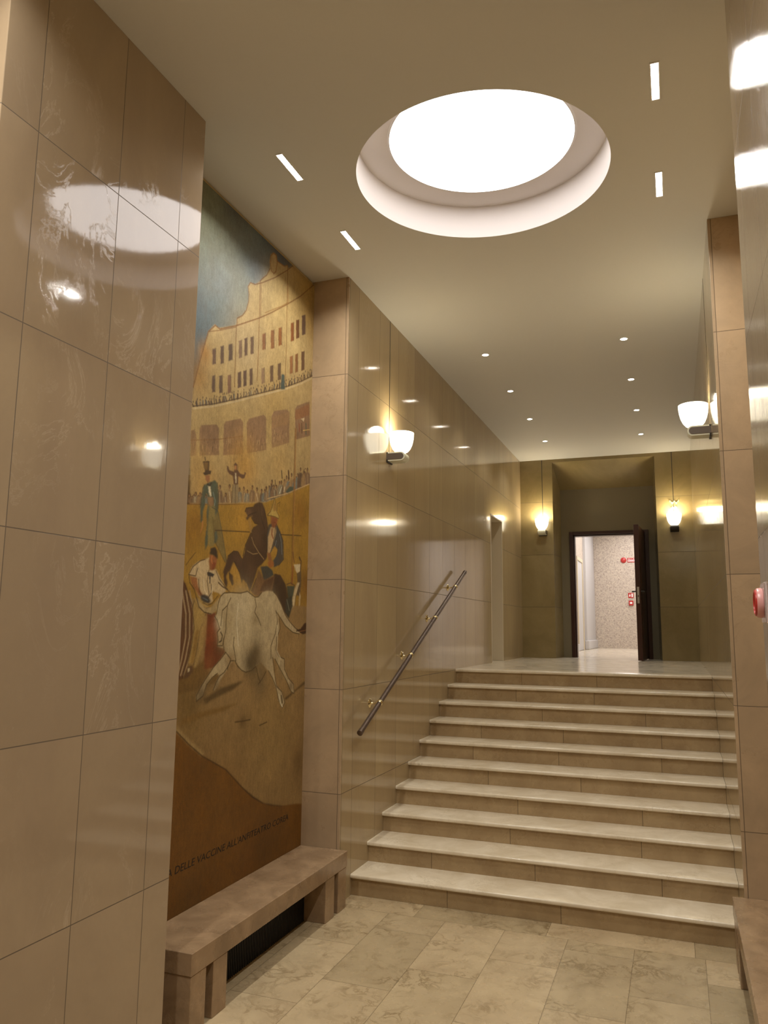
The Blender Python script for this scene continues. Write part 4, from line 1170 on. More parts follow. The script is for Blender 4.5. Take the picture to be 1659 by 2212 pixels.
[1, 81, 62, 46, 3, -294, 3217, -304, 3298],
[0, 155, 125, 83, 3, -355, 3208, -271, 3228, -277, 3285, -298, 3304, -335, 3299, -356, 3264],
[1, 86, 63, 44, 24, -321, 3314, -316, 3323],
[1, 167, 124, 80, 9, -326, 3308, -327, 3316],
[1, 211, 194, 154, 5, -304, 3227, -313, 3285],
[1, 81, 62, 46, 3, -276, 3227, -285, 3296],
[0, 124, 98, 72, 3, -315, 3223, -216, 3245, -223, 3318, -248, 3341, -292, 3336, -316, 3292],
[1, 86, 63, 44, 24, -275, 3355, -270, 3365],
[1, 167, 124, 80, 9, -280, 3348, -281, 3357],
[1, 189, 165, 117, 5, -255, 3243, -267, 3317],
[1, 81, 62, 46, 3, -227, 3243, -238, 3331],
[0, 159, 122, 46, 2, -2006, 2802, -1640, 2857, -968, 2973, -628, 3091, -81, 3298, -18, 2116, -1947, 2094],
[1, 113, 77, 33, 6, -1908, 2818, -1640, 2857, -1256, 2919],
[1, 211, 176, 117, 5, -926, 3011, -628, 3099, -179, 3265],
[2, 139, 94, 28, 120, -1829, 2716, 600, 0],
[2, 139, 94, 31, 130, -394, 2988, 700, 0],
[2, 150, 106, 31, 90, -1868, 2610, 500, 0],
[2, 190, 141, 50, 150, -1248, 2813, 500, 0],
[2, 182, 133, 50, 120, -770, 2710, 500, 0],
[2, 128, 85, 31, 120, -241, 2409, 800, 0],
[2, 193, 145, 59, 120, -1300, 2450, 500, 0],
[1, 70, 56, 42, 13, -721, 3261, -709, 3208],
[1, 83, 56, 38, 22, -607, 3280, -596, 3229],
[1, 83, 63, 44, 11, -819, 3168, -810, 3131],
[1, 96, 71, 48, 5, -350, 3303, -337, 3347, -300, 3365, -275, 3338, -311, 3296, -317, 3260],
[0, 66, 79, 67, 2, -645, 3113, -578, 3165, -507, 3171, -519, 3142, -617, 3105],
[1, 226, 217, 184, 6, -740, 3084, -713, 3135],
[1, 226, 217, 184, 6, -673, 3106, -661, 3144],
[0, 96, 68, 48, 1, -1500, 3146, -1480, 3145, -1462, 3122, -1408, 3121, -1394, 3150, -1412, 3170, -1389, 3189, -1363, 3180, -1361, 3145, -1320, 3123, -1270, 3127, -1260, 3150, -1244, 3143, -1262, 3104, -1290, 3094, -1343, 3101, -1342, 3042, -1374, 3033, -1402, 3037, -1415, 3090, -1460, 3094, -1488, 3111],
[0, 211, 194, 154, 1, -1390, 3114, -1373, 3118, -1368, 3049, -1379, 3047],
[0, 174, 120, 72, 1, -1401, 3166, -1373, 3172, -1373, 3146, -1385, 3134, -1397, 3141],
[0, 148, 128, 91, 2, -1410, 3030, -1339, 3043, -1333, 2914, -1419, 2901],
[1, 70, 50, 34, 5, -1410, 3030, -1419, 2901],
[1, 70, 50, 34, 5, -1378, 3033, -1373, 2908],
[0, 127, 109, 61, 2, -1700, 2852, -1613, 2865, -1584, 2825, -1530, 2709, -1459, 2520, -1445, 2499, -1467, 2491, -1544, 2563, -1598, 2612, -1616, 2588, -1664, 2578, -1692, 2689],
[0, 78, 86, 67, 2, -1748, 2970, -1701, 2995, -1668, 3006, -1630, 3022, -1603, 3007, -1588, 2936, -1585, 2836, -1613, 2809, -1616, 2842, -1649, 2882, -1685, 2843, -1709, 2850, -1710, 2916, -1738, 2911, -1737, 2835, -1757, 2789, -1752, 2730, -1775, 2722, -1787, 2817, -1774, 2884, -1765, 2950],
[0, 78, 86, 67, 2, -1704, 2840, -1685, 2843, -1691, 2733, -1680, 2593, -1714, 2543, -1716, 2632, -1702, 2715, -1715, 2795],
[0, 78, 86, 67, 2, -1646, 2849, -1606, 2844, -1584, 2819, -1616, 2776, -1631, 2785],
[0, 83, 94, 78, 2, -1617, 2671, -1590, 2702, -1571, 2648, -1588, 2613, -1612, 2605],
[0, 139, 122, 69, 3, -1685, 2843, -1616, 2842, -1610, 2766, -1648, 2749, -1620, 2698, -1616, 2588, -1669, 2578, -1683, 2636, -1691, 2733, -1681, 2800],
[0, 219, 204, 167, 1, -1709, 2966, -1685, 2973, -1666, 2912, -1680, 2903, -1696, 2924],
[0, 139, 107, 72, 2, -1713, 2896, -1641, 2905, -1637, 2861, -1665, 2835, -1700, 2852],
[0, 146, 98, 61, 1, -1748, 3030, -1691, 3044, -1692, 3002, -1715, 2987, -1737, 2999],
[1, 56, 48, 38, 12, -1715, 2978, -1690, 2975, -1672, 2994],
[0, 72, 55, 36, 1, -1781, 3117, -1706, 3135, -1705, 3072, -1678, 3074, -1686, 3050, -1752, 3029, -1775, 3041, -1751, 3054],
[0, 124, 94, 50, 3, -1768, 3111, -1726, 3123, -1724, 3073, -1750, 3063],
[1, 70, 54, 36, 11, -1759, 3146, -1754, 3131],
[1, 182, 122, 69, 9, -1754, 2730, -1752, 2703, -1770, 2658],
[1, 56, 68, 61, 5, -1655, 2837, -1584, 2825, -1530, 2709, -1452, 2498],
[1, 47, 55, 48, 5, -1787, 2817, -1769, 2939, -1748, 2970],
[1, 47, 55, 48, 5, -1603, 3007, -1585, 2937, -1582, 2836],
[1, 126, 142, 132, 6, -1648, 2937, -1619, 2886, -1626, 2852],
[1, 86, 70, 38, 5, -1640, 2772, -1620, 2698, -1598, 2612, -1544, 2563, -1467, 2491],
[1, 74, 55, 29, 7, -1604, 2692, -1167, 2733],
[1, 74, 55, 29, 7, -719, 2767, -359, 2799],
[1, 139, 96, 46, 13, -506, 3650, -499, 3172, -501, 2836, -496, 2401],
[1, 96, 62, 31, 5, -521, 3647, -514, 3170, -515, 2834, -510, 2400],
[1, 167, 122, 69, 5, -491, 3654, -486, 3174, -487, 2838, -478, 2573],
[1, 139, 64, 31, 12, -483, 2540, -492, 2401],
[0, 68, 79, 65, 2, -579, 2383, -445, 2391, -469, 2311, -509, 2270, -561, 2307],
[1, 96, 68, 44, 9, -580, 2396, -518, 2410, -446, 2394],
[1, 47, 60, 48, 6, -558, 2372, -525, 2289],
[0, 208, 191, 150, 2, -470, 2557, -353, 2570, -357, 2516, -408, 2492, -438, 2513],
[1, 113, 77, 46, 12, -464, 2574, -481, 2619, -490, 2651],
[1, 83, 56, 34, 20, -378, 2621, -363, 2606],
[1, 83, 58, 38, 15, -347, 2597, -351, 2530, -362, 2475],
[0, 98, 81, 57, 2, -415, 2492, -335, 2517, -336, 2410, -353, 2316, -412, 2320, -396, 2413],
[0, 204, 183, 139, 2, -403, 2419, -359, 2422, -426, 2313, -460, 2162, -510, 2164, -488, 2271, -444, 2365],
[1, 70, 50, 31, 5, -359, 2415, -425, 2300, -453, 2162],
[1, 58, 42, 27, 12, -510, 2157, -460, 2155],
[0, 197, 172, 124, 1, -362, 2349, -338, 2316, -348, 2230, -370, 2229],
[0, 147, 118, 73, 6, -1988, 2233, -1710, 2240, -1530, 2099, -547, 2172, -452, 2237, -24, 2237, 40, 1046, -1970, 1330],
[0, 147, 118, 73, 3, -2041, 1963, -153, 1934, -82, 661, -568, 758, -849, 832, -1135, 986, -1358, 1142, -1638, 1267, -1924, 1452, -2001, 1489],
[2, 139, 106, 50, 120, -1887, 2102, 500, 0],
[2, 163, 134, 87, 260, -435, 1863, 600, 0],
[2, 160, 129, 83, 200, -1235, 1733, 600, 0],
[2, 129, 100, 53, 200, -1854, 1701, 700, 0],
[2, 154, 123, 73, 260, -870, 1460, 500, 0],
[2, 112, 87, 40, 170, -1804, 1537, 600, 0],
[2, 156, 128, 76, 300, -731, 1278, 600, 0],
[0, 116, 88, 45, 10, -1966, 1830, -1740, 1826, -1651, 1869, -1616, 1789, -1425, 1737, -1636, 1687, -1968, 1660],
[0, 92, 72, 40, 8, -1659, 1616, -1461, 1670, -1233, 1699, -1167, 1704, -1294, 1653, -1516, 1615, -1628, 1583],
[0, 92, 70, 40, 6, -567, 1536, -347, 1602, -172, 1663, -171, 1636, -375, 1578, -539, 1521],
[2, 116, 97, 65, 110, -945, 1664, 700, 0],
[0, 128, 97, 48, 9, -1890, 1517, -1717, 1540, -1431, 1550, -1223, 1559, -1429, 1518, -1668, 1505, -1887, 1478],
[1, 72, 54, 26, 8, -1265, 1435, -1167, 1431, -1066, 1431],
[1, 72, 54, 26, 7, -934, 1377, -826, 1389],
[2, 89, 67, 36, 60, -1167, 1425, 600, 0],
[2, 89, 63, 31, 120, -311, 1037, 500, 0],
[0, 96, 63, 38, 3, -2016, 2424, -1905, 2325, -1814, 2180, -1791, 2073, -1820, 1925, -1863, 1811, -1909, 1749, -1976, 1753],
[1, 167, 142, 104, 13, -1936, 2278, -1886, 2143, -1877, 2002, -1907, 1877, -1937, 1780],
[1, 167, 142, 104, 13, -1897, 2280, -1846, 2144, -1837, 2001, -1868, 1876, -1910, 1778],
[1, 167, 142, 104, 13, -1858, 2282, -1806, 2145, -1797, 2001, -1829, 1875, -1883, 1777],
[1, 70, 43, 25, 8, -1914, 2325, -1824, 2196, -1796, 2073, -1820, 1925, -1893, 1758],
[0, 167, 137, 76, 3, -1801, 2243, -1652, 2244, -1645, 2159, -1673, 2147, -1721, 2052, -1750, 1949, -1777, 1843, -1840, 1845, -1812, 1940, -1794, 2052, -1814, 2180],
[0, 143, 109, 54, 3, -1775, 2032, -1740, 2052, -1758, 1939, -1786, 1838, -1813, 1849],
[1, 78, 55, 27, 5, -1672, 2142, -1680, 2116, -1730, 2042, -1749, 1939, -1781, 1832],
[1, 78, 55, 27, 4, -1804, 2227, -1822, 2175, -1790, 2052, -1812, 1940, -1843, 1840],
[0, 166, 137, 80, 3, -1717, 2115, -1663, 2142, -1654, 2026, -1685, 1948, -1757, 1816, -1775, 1817, -1739, 1923],
[0, 96, 70, 44, 2, -1846, 1820, -1794, 1828, -1782, 1792, -1833, 1759, -1884, 1752, -1861, 1786],
[0, 196, 176, 136, 1, -1841, 1815, -1820, 1816, -1822, 1794, -1839, 1790],
[0, 113, 53, 26, 3, -1655, 2156, -1568, 2160, -1504, 2107, -1445, 1999, -1418, 1911, -1531, 1807, -1655, 1802, -1667, 1896, -1652, 2000],
[2, 139, 72, 35, 90, -1587, 2026, 700, 0],
[2, 83, 48, 23, 70, -1500, 1918, 600, 0],
[2, 128, 79, 41, 60, -1611, 1842, 600, 0],
[0, 196, 172, 128, 2, -1875, 2385, -1839, 2440, -1787, 2470, -1705, 2493, -1658, 2508, -1652, 2428, -1575, 2439, -1553, 2418, -1488, 2356, -1443, 2314, -1481, 2268, -1543, 2288, -1613, 2295, -1598, 2231, -1635, 2214, -1704, 2238, -1761, 2257, -1793, 2307, -1788, 2365, -1852, 2377],
[0, 154, 100, 56, 2, -1861, 2373, -1789, 2370, -1771, 2319, -1730, 2279, -1706, 2259, -1752, 2257, -1791, 2287, -1839, 2326],
[0, 141, 87, 50, 2, -1660, 2530, -1566, 2522, -1569, 2489, -1585, 2449, -1623, 2427, -1647, 2428, -1661, 2475],
[0, 124, 62, 33, 2, -1618, 2484, -1578, 2482, -1594, 2437, -1623, 2430],
[0, 51, 40, 30, 2, -1649, 2569, -1596, 2585, -1567, 2555, -1560, 2506, -1621, 2530, -1658, 2530],
[1, 196, 120, 65, 6, -1630, 2521, -1633, 2494, -1622, 2473],
[0, 55, 54, 52, 1, -1675, 2415, -1632, 2413, -1592, 2405, -1610, 2382, -1635, 2391, -1636, 2342, -1645, 2342, -1651, 2385, -1674, 2394],
[0, 58, 55, 50, 3, -1743, 2263, -1697, 2270, -1649, 2261, -1622, 2230, -1635, 2214, -1693, 2217, -1732, 2237],
[1, 94, 109, 110, 5, -1714, 2248, -1656, 2234],
[1, 70, 50, 31, 6, -1784, 2428, -1803, 2380, -1853, 2382, -1875, 2385],
[1, 70, 50, 31, 6, -1875, 2385, -1862, 2335, -1810, 2296, -1783, 2245, -1738, 2205, -1680, 2181, -1633, 2187],
[1, 70, 50, 31, 6, -1705, 2493, -1760, 2478, -1835, 2435, -1871, 2391],
[1, 70, 50, 31, 6, -1657, 2427, -1671, 2356, -1639, 2262],
[1, 70, 50, 31, 6, -1574, 2428, -1530, 2376, -1444, 2320, -1401, 2300],
[1, 70, 50, 31, 6, -1626, 2338, -1612, 2290, -1648, 2251],
[1, 70, 50, 31, 6, -1769, 2361, -1754, 2288, -1734, 2268],
[1, 219, 202, 162, 7, -1714, 2365, -1699, 2302, -1669, 2271],
[1, 219, 202, 162, 7, -1606, 2328, -1612, 2284],
[0, 172, 148, 102, 3, -1783, 2245, -1730, 2211, -1671, 2181, -1614, 2193, -1540, 2244, -1482, 2279, -1443, 2303, -1476, 2203, -1554, 2168, -1611, 2145, -1698, 2159, -1756, 2189],
[1, 70, 50, 31, 7, -1783, 2245, -1751, 2189, -1688, 2157, -1611, 2148],
[1, 83, 62, 36, 5, -1712, 2217, -1654, 2203, -1606, 2215, -1541, 2266],
[1, 70, 50, 31, 9, -1538, 2353, -1486, 2329, -1428, 2315],
[1, 96, 70, 31, 6, -1910, 2439, -1870, 2479, -1815, 2526],
[0, 70, 50, 34, 2, -1088, 2952, -1040, 2969, -997, 2966, -963, 2928, -927, 2858, -897, 2787, -895, 2663, -908, 2568, -985, 2513, -1032, 2491, -1084, 2392, -1126, 2319, -1175, 2363, -1234, 2394, -1243, 2371, -1281, 2437, -1363, 2506, -1410, 2428, -1367, 2414, -1351, 2353, -1372, 2346, -1408, 2395, -1421, 2439, -1450, 2398, -1426, 2360, -1439, 2320, -1472, 2357, -1489, 2434, -1457, 2492, -1439, 2539, -1368, 2577, -1314, 2579, -1255, 2532, -1225, 2582, -1217, 2635, -1165, 2706, -1111, 2773, -1047, 2805, -1101, 2804, -1151, 2840, -1129, 2855, -1174, 2837, -1207, 2808, -1224, 2827, -1198, 2845, -1239, 2869, -1225, 2895, -1133, 2915, -1111, 2943],
[0, 67, 48, 33, 2, -780, 2466, -686, 2460, -601, 2395, -568, 2320, -506, 2212, -530, 2141, -629, 2190, -743, 2312, -821, 2309, -1114, 2313, -1050, 2406, -875, 2355],
[0, 117, 85, 53, 3, -1091, 2320, -1019, 2480, -954, 2424, -778, 2448, -810, 2334, -970, 2290, -1042, 2287, -1114, 2307],
[0, 84, 56, 36, 3, -996, 2325, -928, 2401, -791, 2441, -836, 2339, -935, 2322],
[2, 97, 70, 48, 90, -1047, 2708, 500, 0],
[2, 97, 70, 48, 60, -1310, 2533, 500, 0],
[2, 91, 65, 45, 80, -1124, 2460, 500, 0],
[2, 84, 65, 44, 60, -1023, 2894, 500, 0],
[2, 113, 83, 56, 50, -1188, 2871, 500, 0],
[2, 47, 35, 25, 50, -949, 2719, 600, 0],
[2, 47, 35, 25, 110, -650, 2303, 500, 0],
[1, 39, 29, 19, 6, -1239, 2869, -1225, 2895, -1133, 2915],
[1, 39, 29, 19, 6, -1198, 2845, -1153, 2864, -1083, 2886],
[1, 39, 29, 19, 6, -1047, 2805, -1101, 2804, -1145, 2835],
[1, 39, 29, 19, 6, -976, 2932, -927, 2858, -903, 2774],
[1, 39, 29, 19, 6, -1111, 2773, -1165, 2706, -1217, 2635, -1246, 2556],
[1, 39, 29, 19, 6, -1255, 2532, -1314, 2579, -1368, 2577, -1434, 2539],
[1, 39, 29, 19, 6, -1352, 2507, -1281, 2437, -1243, 2371],
[1, 39, 29, 19, 6, -1040, 2960, -1021, 2870, -953, 2780],
[1, 39, 29, 19, 6, -1410, 2428, -1407, 2389, -1367, 2346],
[1, 39, 29, 19, 6, -1050, 2412, -1115, 2319],
[1, 39, 29, 19, 6, -585, 2370, -506, 2212, -530, 2141],
[1, 154, 122, 80, 5, -1184, 2811, -1157, 2755, -1138, 2733, -1161, 2814],
[1, 167, 137, 89, 5, -1135, 2698, -1103, 2653, -1027, 2600, -951, 2559],
[1, 167, 137, 89, 4, -1192, 2597, -1109, 2581, -1039, 2593],
[1, 43, 31, 21, 7, -1164, 2364, -1138, 2318],
[0, 71, 68, 61, 2, -893, 2819, -843, 2838, -777, 2840, -707, 2778, -663, 2725, -647, 2585, -718, 2534, -795, 2509, -812, 2558, -762, 2600, -745, 2646, -793, 2673, -866, 2603, -906, 2630, -914, 2754],
[0, 182, 152, 106, 2, -866, 2803, -790, 2826, -774, 2783, -808, 2709, -854, 2617, -897, 2600, -899, 2724],
[1, 139, 68, 35, 12, -840, 2794, -844, 2756, -823, 2727],
[0, 142, 94, 54, 2, -905, 2612, -854, 2611, -824, 2557, -875, 2546],
[0, 159, 98, 46, 2, -893, 2539, -850, 2561, -805, 2552, -796, 2522, -847, 2502, -879, 2515],
[0, 63, 65, 57, 2, -996, 2500, -898, 2514, -820, 2489, -792, 2453, -928, 2407, -954, 2424],
[0, 139, 81, 46, 2, -866, 2889, -761, 2887, -764, 2836, -802, 2805, -841, 2807, -862, 2842],
[0, 180, 152, 80, 2, -816, 3033, -777, 2936, -739, 2903, -743, 2885, -794, 2892, -859, 2893, -920, 2887, -874, 2922, -851, 2957],
[0, 154, 116, 54, 2, -813, 3014, -784, 2942, -823, 2930, -838, 2959],
[1, 83, 60, 31, 5, -816, 3033, -851, 2957, -874, 2922, -920, 2887, -859, 2891, -794, 2892, -743, 2885, -739, 2903, -777, 2936, -814, 3033],
[1, 83, 60, 31, 4, -771, 2944, -768, 2996, -729, 3018, -746, 2980],
[1, 124, 53, 28, 4, -830, 2846, -791, 2848],
[1, 43, 43, 40, 6, -893, 2819, -914, 2754, -905, 2612],
[1, 43, 43, 40, 6, -777, 2840, -707, 2778, -660, 2726, -644, 2585, -718, 2534],
[1, 43, 43, 40, 6, -734, 2679, -744, 2627, -762, 2594],
[1, 43, 43, 40, 6, -790, 2826, -799, 2761, -814, 2702, -854, 2617],
[1, 126, 133, 132, 6, -720, 2770, -689, 2710, -676, 2621],
[1, 126, 133, 132, 5, -769, 2714, -786, 2674],
[0, 56, 58, 48, 3, -587, 2285, -490, 2315, -471, 2231, -536, 2139, -594, 2182],
[1, 139, 142, 117, 5, -572, 2279, -526, 2197],
[0, 183, 164, 124, 2, -1547, 2150, -1532, 2215, -1506, 2266, -1467, 2289, -1384, 2296, -1276, 2295, -1166, 2315, -1107, 2294, -1059, 2278, -1011, 2283, -965, 2315, -892, 2331, -790, 2330, -736, 2304, -666, 2244, -593, 2163, -506, 2107, -418, 2063, -329, 2037, -343, 2017, -459, 2030, -588, 2081, -658, 2131, -715, 2180, -682, 2080, -680, 2043, -716, 1993, -723, 1901, -667, 1850, -585, 1829, -581, 1754, -508, 1681, -421, 1632, -409, 1561, -460, 1578, -505, 1637, -577, 1691, -662, 1770, -732, 1834, -771, 1847, -753, 1762, -723, 1699, -693, 1631, -611, 1588, -558, 1504, -597, 1470, -660, 1531, -691, 1600, -761, 1695, -828, 1753, -892, 1786, -943, 1817, -1013, 1785, -1069, 1764, -1149, 1756, -1217, 1777, -1263, 1818, -1308, 1842, -1349, 1821, -1388, 1790, -1427, 1759, -1474, 1719, -1501, 1678, -1539, 1659, -1549, 1670, -1505, 1731, -1477, 1751, -1508, 1768, -1565, 1745, -1628, 1702, -1661, 1637, -1732, 1609, -1734, 1642, -1684, 1700, -1641, 1739, -1551, 1813, -1475, 1858, -1417, 1900, -1450, 1928, -1491, 1934, -1522, 1945, -1514, 1977, -1528, 2031, -1500, 2053, -1544, 2107, -1570, 2123],
[2, 203, 186, 148, 150, -1225, 2197, 700, 0],
[2, 193, 175, 136, 150, -1233, 1997, 600, 0],
[2, 199, 180, 139, 100, -860, 2237, 600, 0],
[2, 189, 170, 131, 110, -882, 1995, 500, 0],
[2, 165, 143, 97, 90, -1412, 2109, 500, 0],
[2, 86, 73, 48, 110, -1039, 1832, 950, 0],
[2, 80, 68, 44, 80, -1096, 1817, 900, 0],
[2, 98, 81, 52, 70, -1020, 1890, 800, 0],
[2, 140, 122, 83, 45, -1048, 2125, 600, 0],
[2, 126, 105, 69, 70, -952, 1770, 800, 0],
[2, 96, 77, 48, 60, -1689, 1649, 800, 0],
[2, 126, 101, 61, 50, -1610, 1716, 500, 0],
[2, 113, 90, 56, 50, -1511, 1684, 600, 0],
[2, 139, 114, 72, 60, -1462, 1955, 500, 0],
[2, 139, 107, 61, 60, -1350, 1843, 600, 0],
[2, 149, 130, 90, 50, -647, 1745, 400, 0],
[2, 96, 73, 44, 40, -462, 1622, 600, 0],
[2, 212, 198, 160, 50, -1512, 2086, 600, 0],
[2, 174, 153, 114, 50, -1486, 1999, 600, 0],
[1, 80, 63, 35, 7, -1547, 2150, -1532, 2215, -1506, 2266, -1467, 2289, -1384, 2296, -1254, 2298, -1166, 2315, -1107, 2294, -1059, 2278, -1011, 2283, -965, 2315],
[1, 80, 63, 35, 7, -790, 2330, -736, 2304, -666, 2244, -593, 2163, -506, 2107, -418, 2063, -329, 2037],
[1, 80, 63, 35, 7, -741, 2185, -658, 2131, -588, 2081, -459, 2030, -343, 2017],
[1, 80, 63, 35, 7, -1058, 2267, -1036, 2214, -1057, 2172, -1000, 2126, -961, 2078],
[1, 80, 63, 35, 7, -742, 2192, -711, 2117, -744, 2018, -802, 1933, -796, 1842],
[1, 80, 63, 35, 7, -685, 2130, -667, 2055, -716, 1993, -723, 1901, -667, 1850, -585, 1829, -581, 1754, -508, 1681, -421, 1632, -409, 1561, -460, 1578, -548, 1671, -662, 1770, -732, 1834],
[1, 80, 63, 35, 7, -771, 1847, -740, 1761, -723, 1699, -693, 1631, -611, 1588, -558, 1504, -597, 1470, -667, 1544, -706, 1631, -761, 1695, -828, 1753],
[1, 80, 63, 35, 7, -1297, 1841, -1263, 1806, -1205, 1773, -1149, 1758, -1070, 1767, -1013, 1791, -972, 1713, -946, 1682],
[1, 80, 63, 35, 7, -865, 1749, -911, 1704, -969, 1666],
[1, 80, 63, 35, 7, -1417, 1900, -1475, 1858, -1551, 1813, -1641, 1739, -1684, 1700, -1734, 1642, -1732, 1609, -1661, 1637, -1628, 1702, -1565, 1745, -1508, 1768],
[1, 80, 63, 35, 7, -1308, 1842, -1350, 1843, -1389, 1801, -1428, 1770, -1477, 1751, -1514, 1716, -1549, 1665],
[1, 80, 63, 35, 7, -1320, 1998, -1326, 1942, -1301, 1886, -1287, 1841],
[1, 80, 63, 35, 7, -1419, 2203, -1428, 2108, -1428, 2042, -1453, 1966, -1439, 1917],
[1, 80, 63, 35, 7, -1381, 2260, -1420, 2208, -1479, 2173, -1491, 2075],
[1, 80, 63, 35, 7, -1500, 2053, -1528, 2031, -1514, 1977, -1522, 1945, -1461, 1944, -1445, 1999],
[1, 80, 63, 35, 7, -1417, 1900, -1351, 1854, -1388, 1790],
[1, 58, 45, 27, 9, -1488, 2031, -1466, 2010, -1474, 1977, -1503, 1967],
[1, 70, 55, 34, 6, -1566, 2133, -1534, 2107, -1500, 2053],
[1, 228, 218, 183, 6, -1282, 2224, -1296, 2110, -1261, 1941],
[1, 219, 206, 168, 6, -721, 2080, -703, 1993, -710, 1895, -639, 1831],
[1, 235, 230, 197, 7, -656, 1573, -632, 1510, -597, 1477],
[1, 56, 43, 27, 14, -615, 1558, -599, 1507],
[0, 71, 45, 27, 2, -417, 2050, -330, 2056, -258, 2103, -197, 2111, -226, 2083, -179, 2057, -208, 2023, -283, 2013, -343, 2030],
[1, 47, 31, 19, 5, -402, 2037, -300, 2050, -227, 2094],
[1, 141, 94, 54, 4, -344, 2037, -255, 2043, -194, 2057],
[0, 115, 75, 22, 3, -2127, 1494, -1924, 1450, -1789, 1357, -1638, 1267, -1501, 1206, -1358, 1142, -1248, 1065, -1135, 986, -995, 899, -849, 832, -724, 791, -568, 756, -377, 733, -83, 681, -30, -275, -2031, 392],
[2, 115, 77, 24, 300, -1383, 947, 500, 0],
[2, 71, 47, 16, 250, -806, 539, 500, 0],
[2, 86, 56, 18, 200, -1719, 1150, 400, 0],
[2, 115, 74, 30, 110, -1056, 492, 500, 0],
[2, 66, 47, 17, 200, -1713, 426, 500, 0],
[0, 164, 137, 87, 8, -1924, 1450, -1789, 1357, -1638, 1267, -1621, 1285, -1791, 1387, -1927, 1481],
[1, 70, 47, 18, 7, -1924, 1450, -1789, 1357, -1638, 1267, -1501, 1206, -1358, 1142, -1248, 1065, -1135, 986, -995, 899, -849, 832],
]
def paint():
    y0, y1, z0, z1 = YP, YQ, .30, H-.035
    ny, nz = 360, 1400
    ys = np.linspace(y0, y1, ny); zs = np.linspace(z0, z1, nz)
    dy, dz = ys[1]-ys[0], zs[1]-zs[0]
    img = np.zeros((nz, ny, 3)); 
    def win(a, b_, c, d, pad):
        i0 = max(0, int((a-pad-y0)/dy)); i1 = min(ny, int((b_+pad-y0)/dy)+2)
        j0 = max(0, int((c-pad-z0)/dz)); j1 = min(nz, int((d+pad-z0)/dz)+2)
        return i0, i1, j0, j1
    def blur(m, n_):
        for _ in range(int(n_)):
            p = np.pad(m, 1, mode='edge'); m = (p[1:-1, :-2]+2*p[1:-1, 1:-1]+p[1:-1, 2:])/4
            p = np.pad(m, 1, mode='edge'); m = (p[:-2, 1:-1]+2*p[1:-1, 1:-1]+p[2:, 1:-1])/4
        return m
    for t in MURAL:
        kind, w = t[0], float(t[4]); col = np.array([c/12.92 if c <= .04045 else ((c+.055)/1.055)**2.4 for c in (t[1]/255, t[2]/255, t[3]/255)])
        P = np.array(t[5:], float).reshape(-1, 2)/1000.0
        if kind == 2:
            cy_, cz_ = P[0]; al_ = P[1][0]
            r = w*.0011
            i0, i1, j0, j1 = win(cy_-2.2*r, cy_+2.2*r, cz_-2.2*r, cz_+2.2*r, 0)
            if i1 <= i0 or j1 <= j0: continue
            Y, Z = np.meshgrid(ys[i0:i1], zs[j0:j1])
            m = al_*np.exp(-(((Y-cy_)**2+(Z-cz_)**2)/(r*r)*1.3))
        elif kind == 0:
            a, b_ = P.min(0), P.max(0)
            i0, i1, j0, j1 = win(a[0], b_[0], a[1], b_[1], .04)
            if i1 <= i0 or j1 <= j0: continue
            Y, Z = np.meshgrid(ys[i0:i1], zs[j0:j1])
            ins = np.zeros(Y.shape, bool); n_ = len(P)
            for i in range(n_):
                (ya, za), (yb, zb) = P[i], P[(i+1) % n_]
                if za == zb: continue
                cnd = ((za > Z) != (zb > Z)) & (Y < (yb-ya)*(Z-za)/(zb-za)+ya)
                ins ^= cnd
            m = blur(ins.astype(float), w)
        else:
            a, b_ = P.min(0), P.max(0); wd = w/1000.0*.5
            i0, i1, j0, j1 = win(a[0], b_[0], a[1], b_[1], wd+.02)
            if i1 <= i0 or j1 <= j0: continue
            Y, Z = np.meshgrid(ys[i0:i1], zs[j0:j1]); dist = np.full(Y.shape, 9.)
            for (ya, za), (yb, zb) in zip(P, P[1:]):
                vy, vz = yb-ya, zb-za; L2 = vy*vy+vz*vz+1e-12
                tt = np.clip(((Y-ya)*vy+(Z-za)*vz)/L2, 0, 1)
                dist = np.minimum(dist, np.hypot(Y-ya-tt*vy, Z-za-tt*vz))
            m = np.clip((wd+.0035-dist)/.006, 0, 1)*.92
        sub = img[j0:j1, i0:i1]
        sub += (col[None, None, :]-sub)*m[..., None]
    return ys, zs, img
ys, zs, img = paint()
def mural_mesh(xf):
    ny, nz = len(ys), len(zs)
    Y, Z = np.meshgrid(ys, zs); X = np.full(Y.shape, xf)
    front = np.stack([X, Y, Z], -1).reshape(-1, 3)
    idx = np.arange(ny*nz).reshape(nz, ny)
    quads = np.stack([idx[:-1, :-1], idx[:-1, 1:], idx[1:, 1:], idx[1:, :-1]], -1).reshape(-1, 4)
    nb = len(front)
    xb = -REC+.0005
    back = np.array([[xb, ys[0], zs[0]], [xb, ys[-1], zs[0]], [xb, ys[-1], zs[-1]], [xb, ys[0], zs[-1]]])
    v = np.concatenate([front, back]); c = [int(idx[0, 0]), int(idx[0, -1]), int(idx[-1, -1]), int(idx[-1, 0])]
    faces = quads.tolist()+[[nb+3, nb+2, nb+1, nb], [c[0], nb, nb+1, c[1]], [c[1], nb+1, nb+2, c[2]], [c[2], nb+2, nb+3, c[3]], [c[3], nb+3, nb, c[0]]]
    me = bpy.data.meshes.new('mural'); me.from_pydata(v.tolist(), [], faces)
    at = me.color_attributes.new('paint', 'FLOAT_COLOR', 'POINT')
    cols = np.ones((len(v), 4)); cols[:nb, :3] = img.reshape(-1, 3); cols[nb:, :3] = (.1, .08, .05)
    at.data.foreach_set('color', cols.ravel().astype(np.float32))
    return me
k = N('mural_paint'); b = k.b
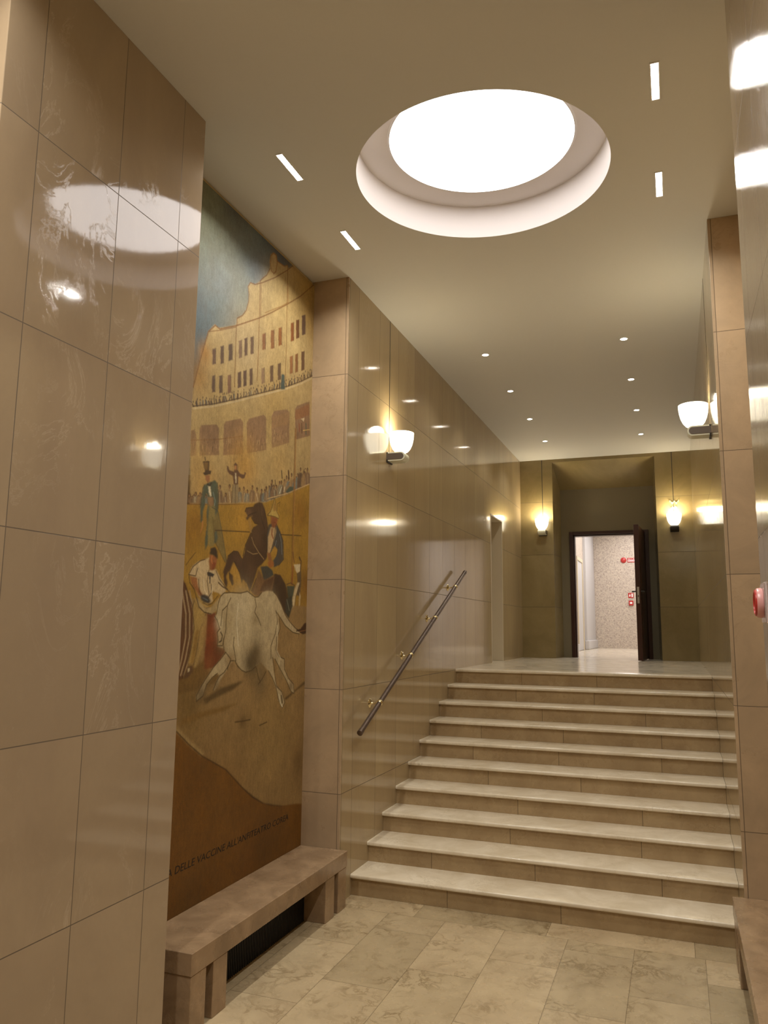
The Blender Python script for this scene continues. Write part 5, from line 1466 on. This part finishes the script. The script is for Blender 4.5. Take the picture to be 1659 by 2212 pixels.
at = k.n('ShaderNodeVertexColor', layer_name='paint').outputs['Color']
tc = k.n('ShaderNodeTexCoord').outputs['Object']
g1 = k.noise(k.scaled(tc, (1, 1, .35)), 60, 5, .7); g2 = k.noise(tc, 160, 3, .8); g3 = k.noise(tc, 5, 5, .6)
s = k.math('ADD', k.math('ADD', k.math('MULTIPLY', g1, .9), k.math('MULTIPLY', g2, .9)), k.math('ADD', k.math('MULTIPLY', g3, .5), -.15))
vm = k.n('ShaderNodeVectorMath', operation='SCALE'); k.l(at, vm.inputs[0]); k.l(s, vm.inputs['Scale'])
age = k.ramp(k.noise(k.scaled(tc, (1, 1, .7)), 3.2, 8, .7, .8), [(.36, 0.0), (.66, 1.0)])
dirt = k.ramp(k.noise(tc, 11, 6, .7), [(.4, 0.0), (.7, 1.0)])
cc = k.mix(k.math('MULTIPLY', age, .16), vm.outputs[0], srgb('7a5f3a'))
cc = k.mix(k.math('MULTIPLY', dirt, .22), cc, srgb('4e3c22'))
cc = k.mix(k.math('MULTIPLY', k.ramp(k.noise(k.scaled(tc, (1, 1, .8)), 90, 4, .8), [(.5, 0.0), (.75, 1.0)]), .35), cc, srgb('3c2e1c'))
k.l(cc, b.inputs['Base Color']); b.inputs['Roughness'].default_value = .55; b.inputs['Specular IOR Level'].default_value = .3
bp = k.n('ShaderNodeBump'); bp.inputs['Distance'].default_value = 1.0; k.l(k.math('MULTIPLY', g2, .0006), bp.inputs['Height']); k.l(bp.outputs[0], b.inputs['Normal'])
me = mural_mesh(-.325); me.materials.append(k.m)
mural = bpy.data.objects.new('mural', me); C.objects.link(mural)
tag(mural, 'tall painted mural of an arena scene with riders and a white bull, left wall', 'mural')
M_ink = simple('mural_lettering', (.016, .010, .004), .7)
mt = Matrix.Translation((-.3243, -1.985, .636)) @ Matrix(((0, 0, 1, 0), (1, 0, 0, 0), (0, 1, 0, 0), (0, 0, 0, 1)))
text_obj('lettering', "LA DELLE VACCINE ALL'ANFITEATRO COREA", .05, M_ink, mt, mural, shear=.12, width=1.535, height=.044, thick=.0002)
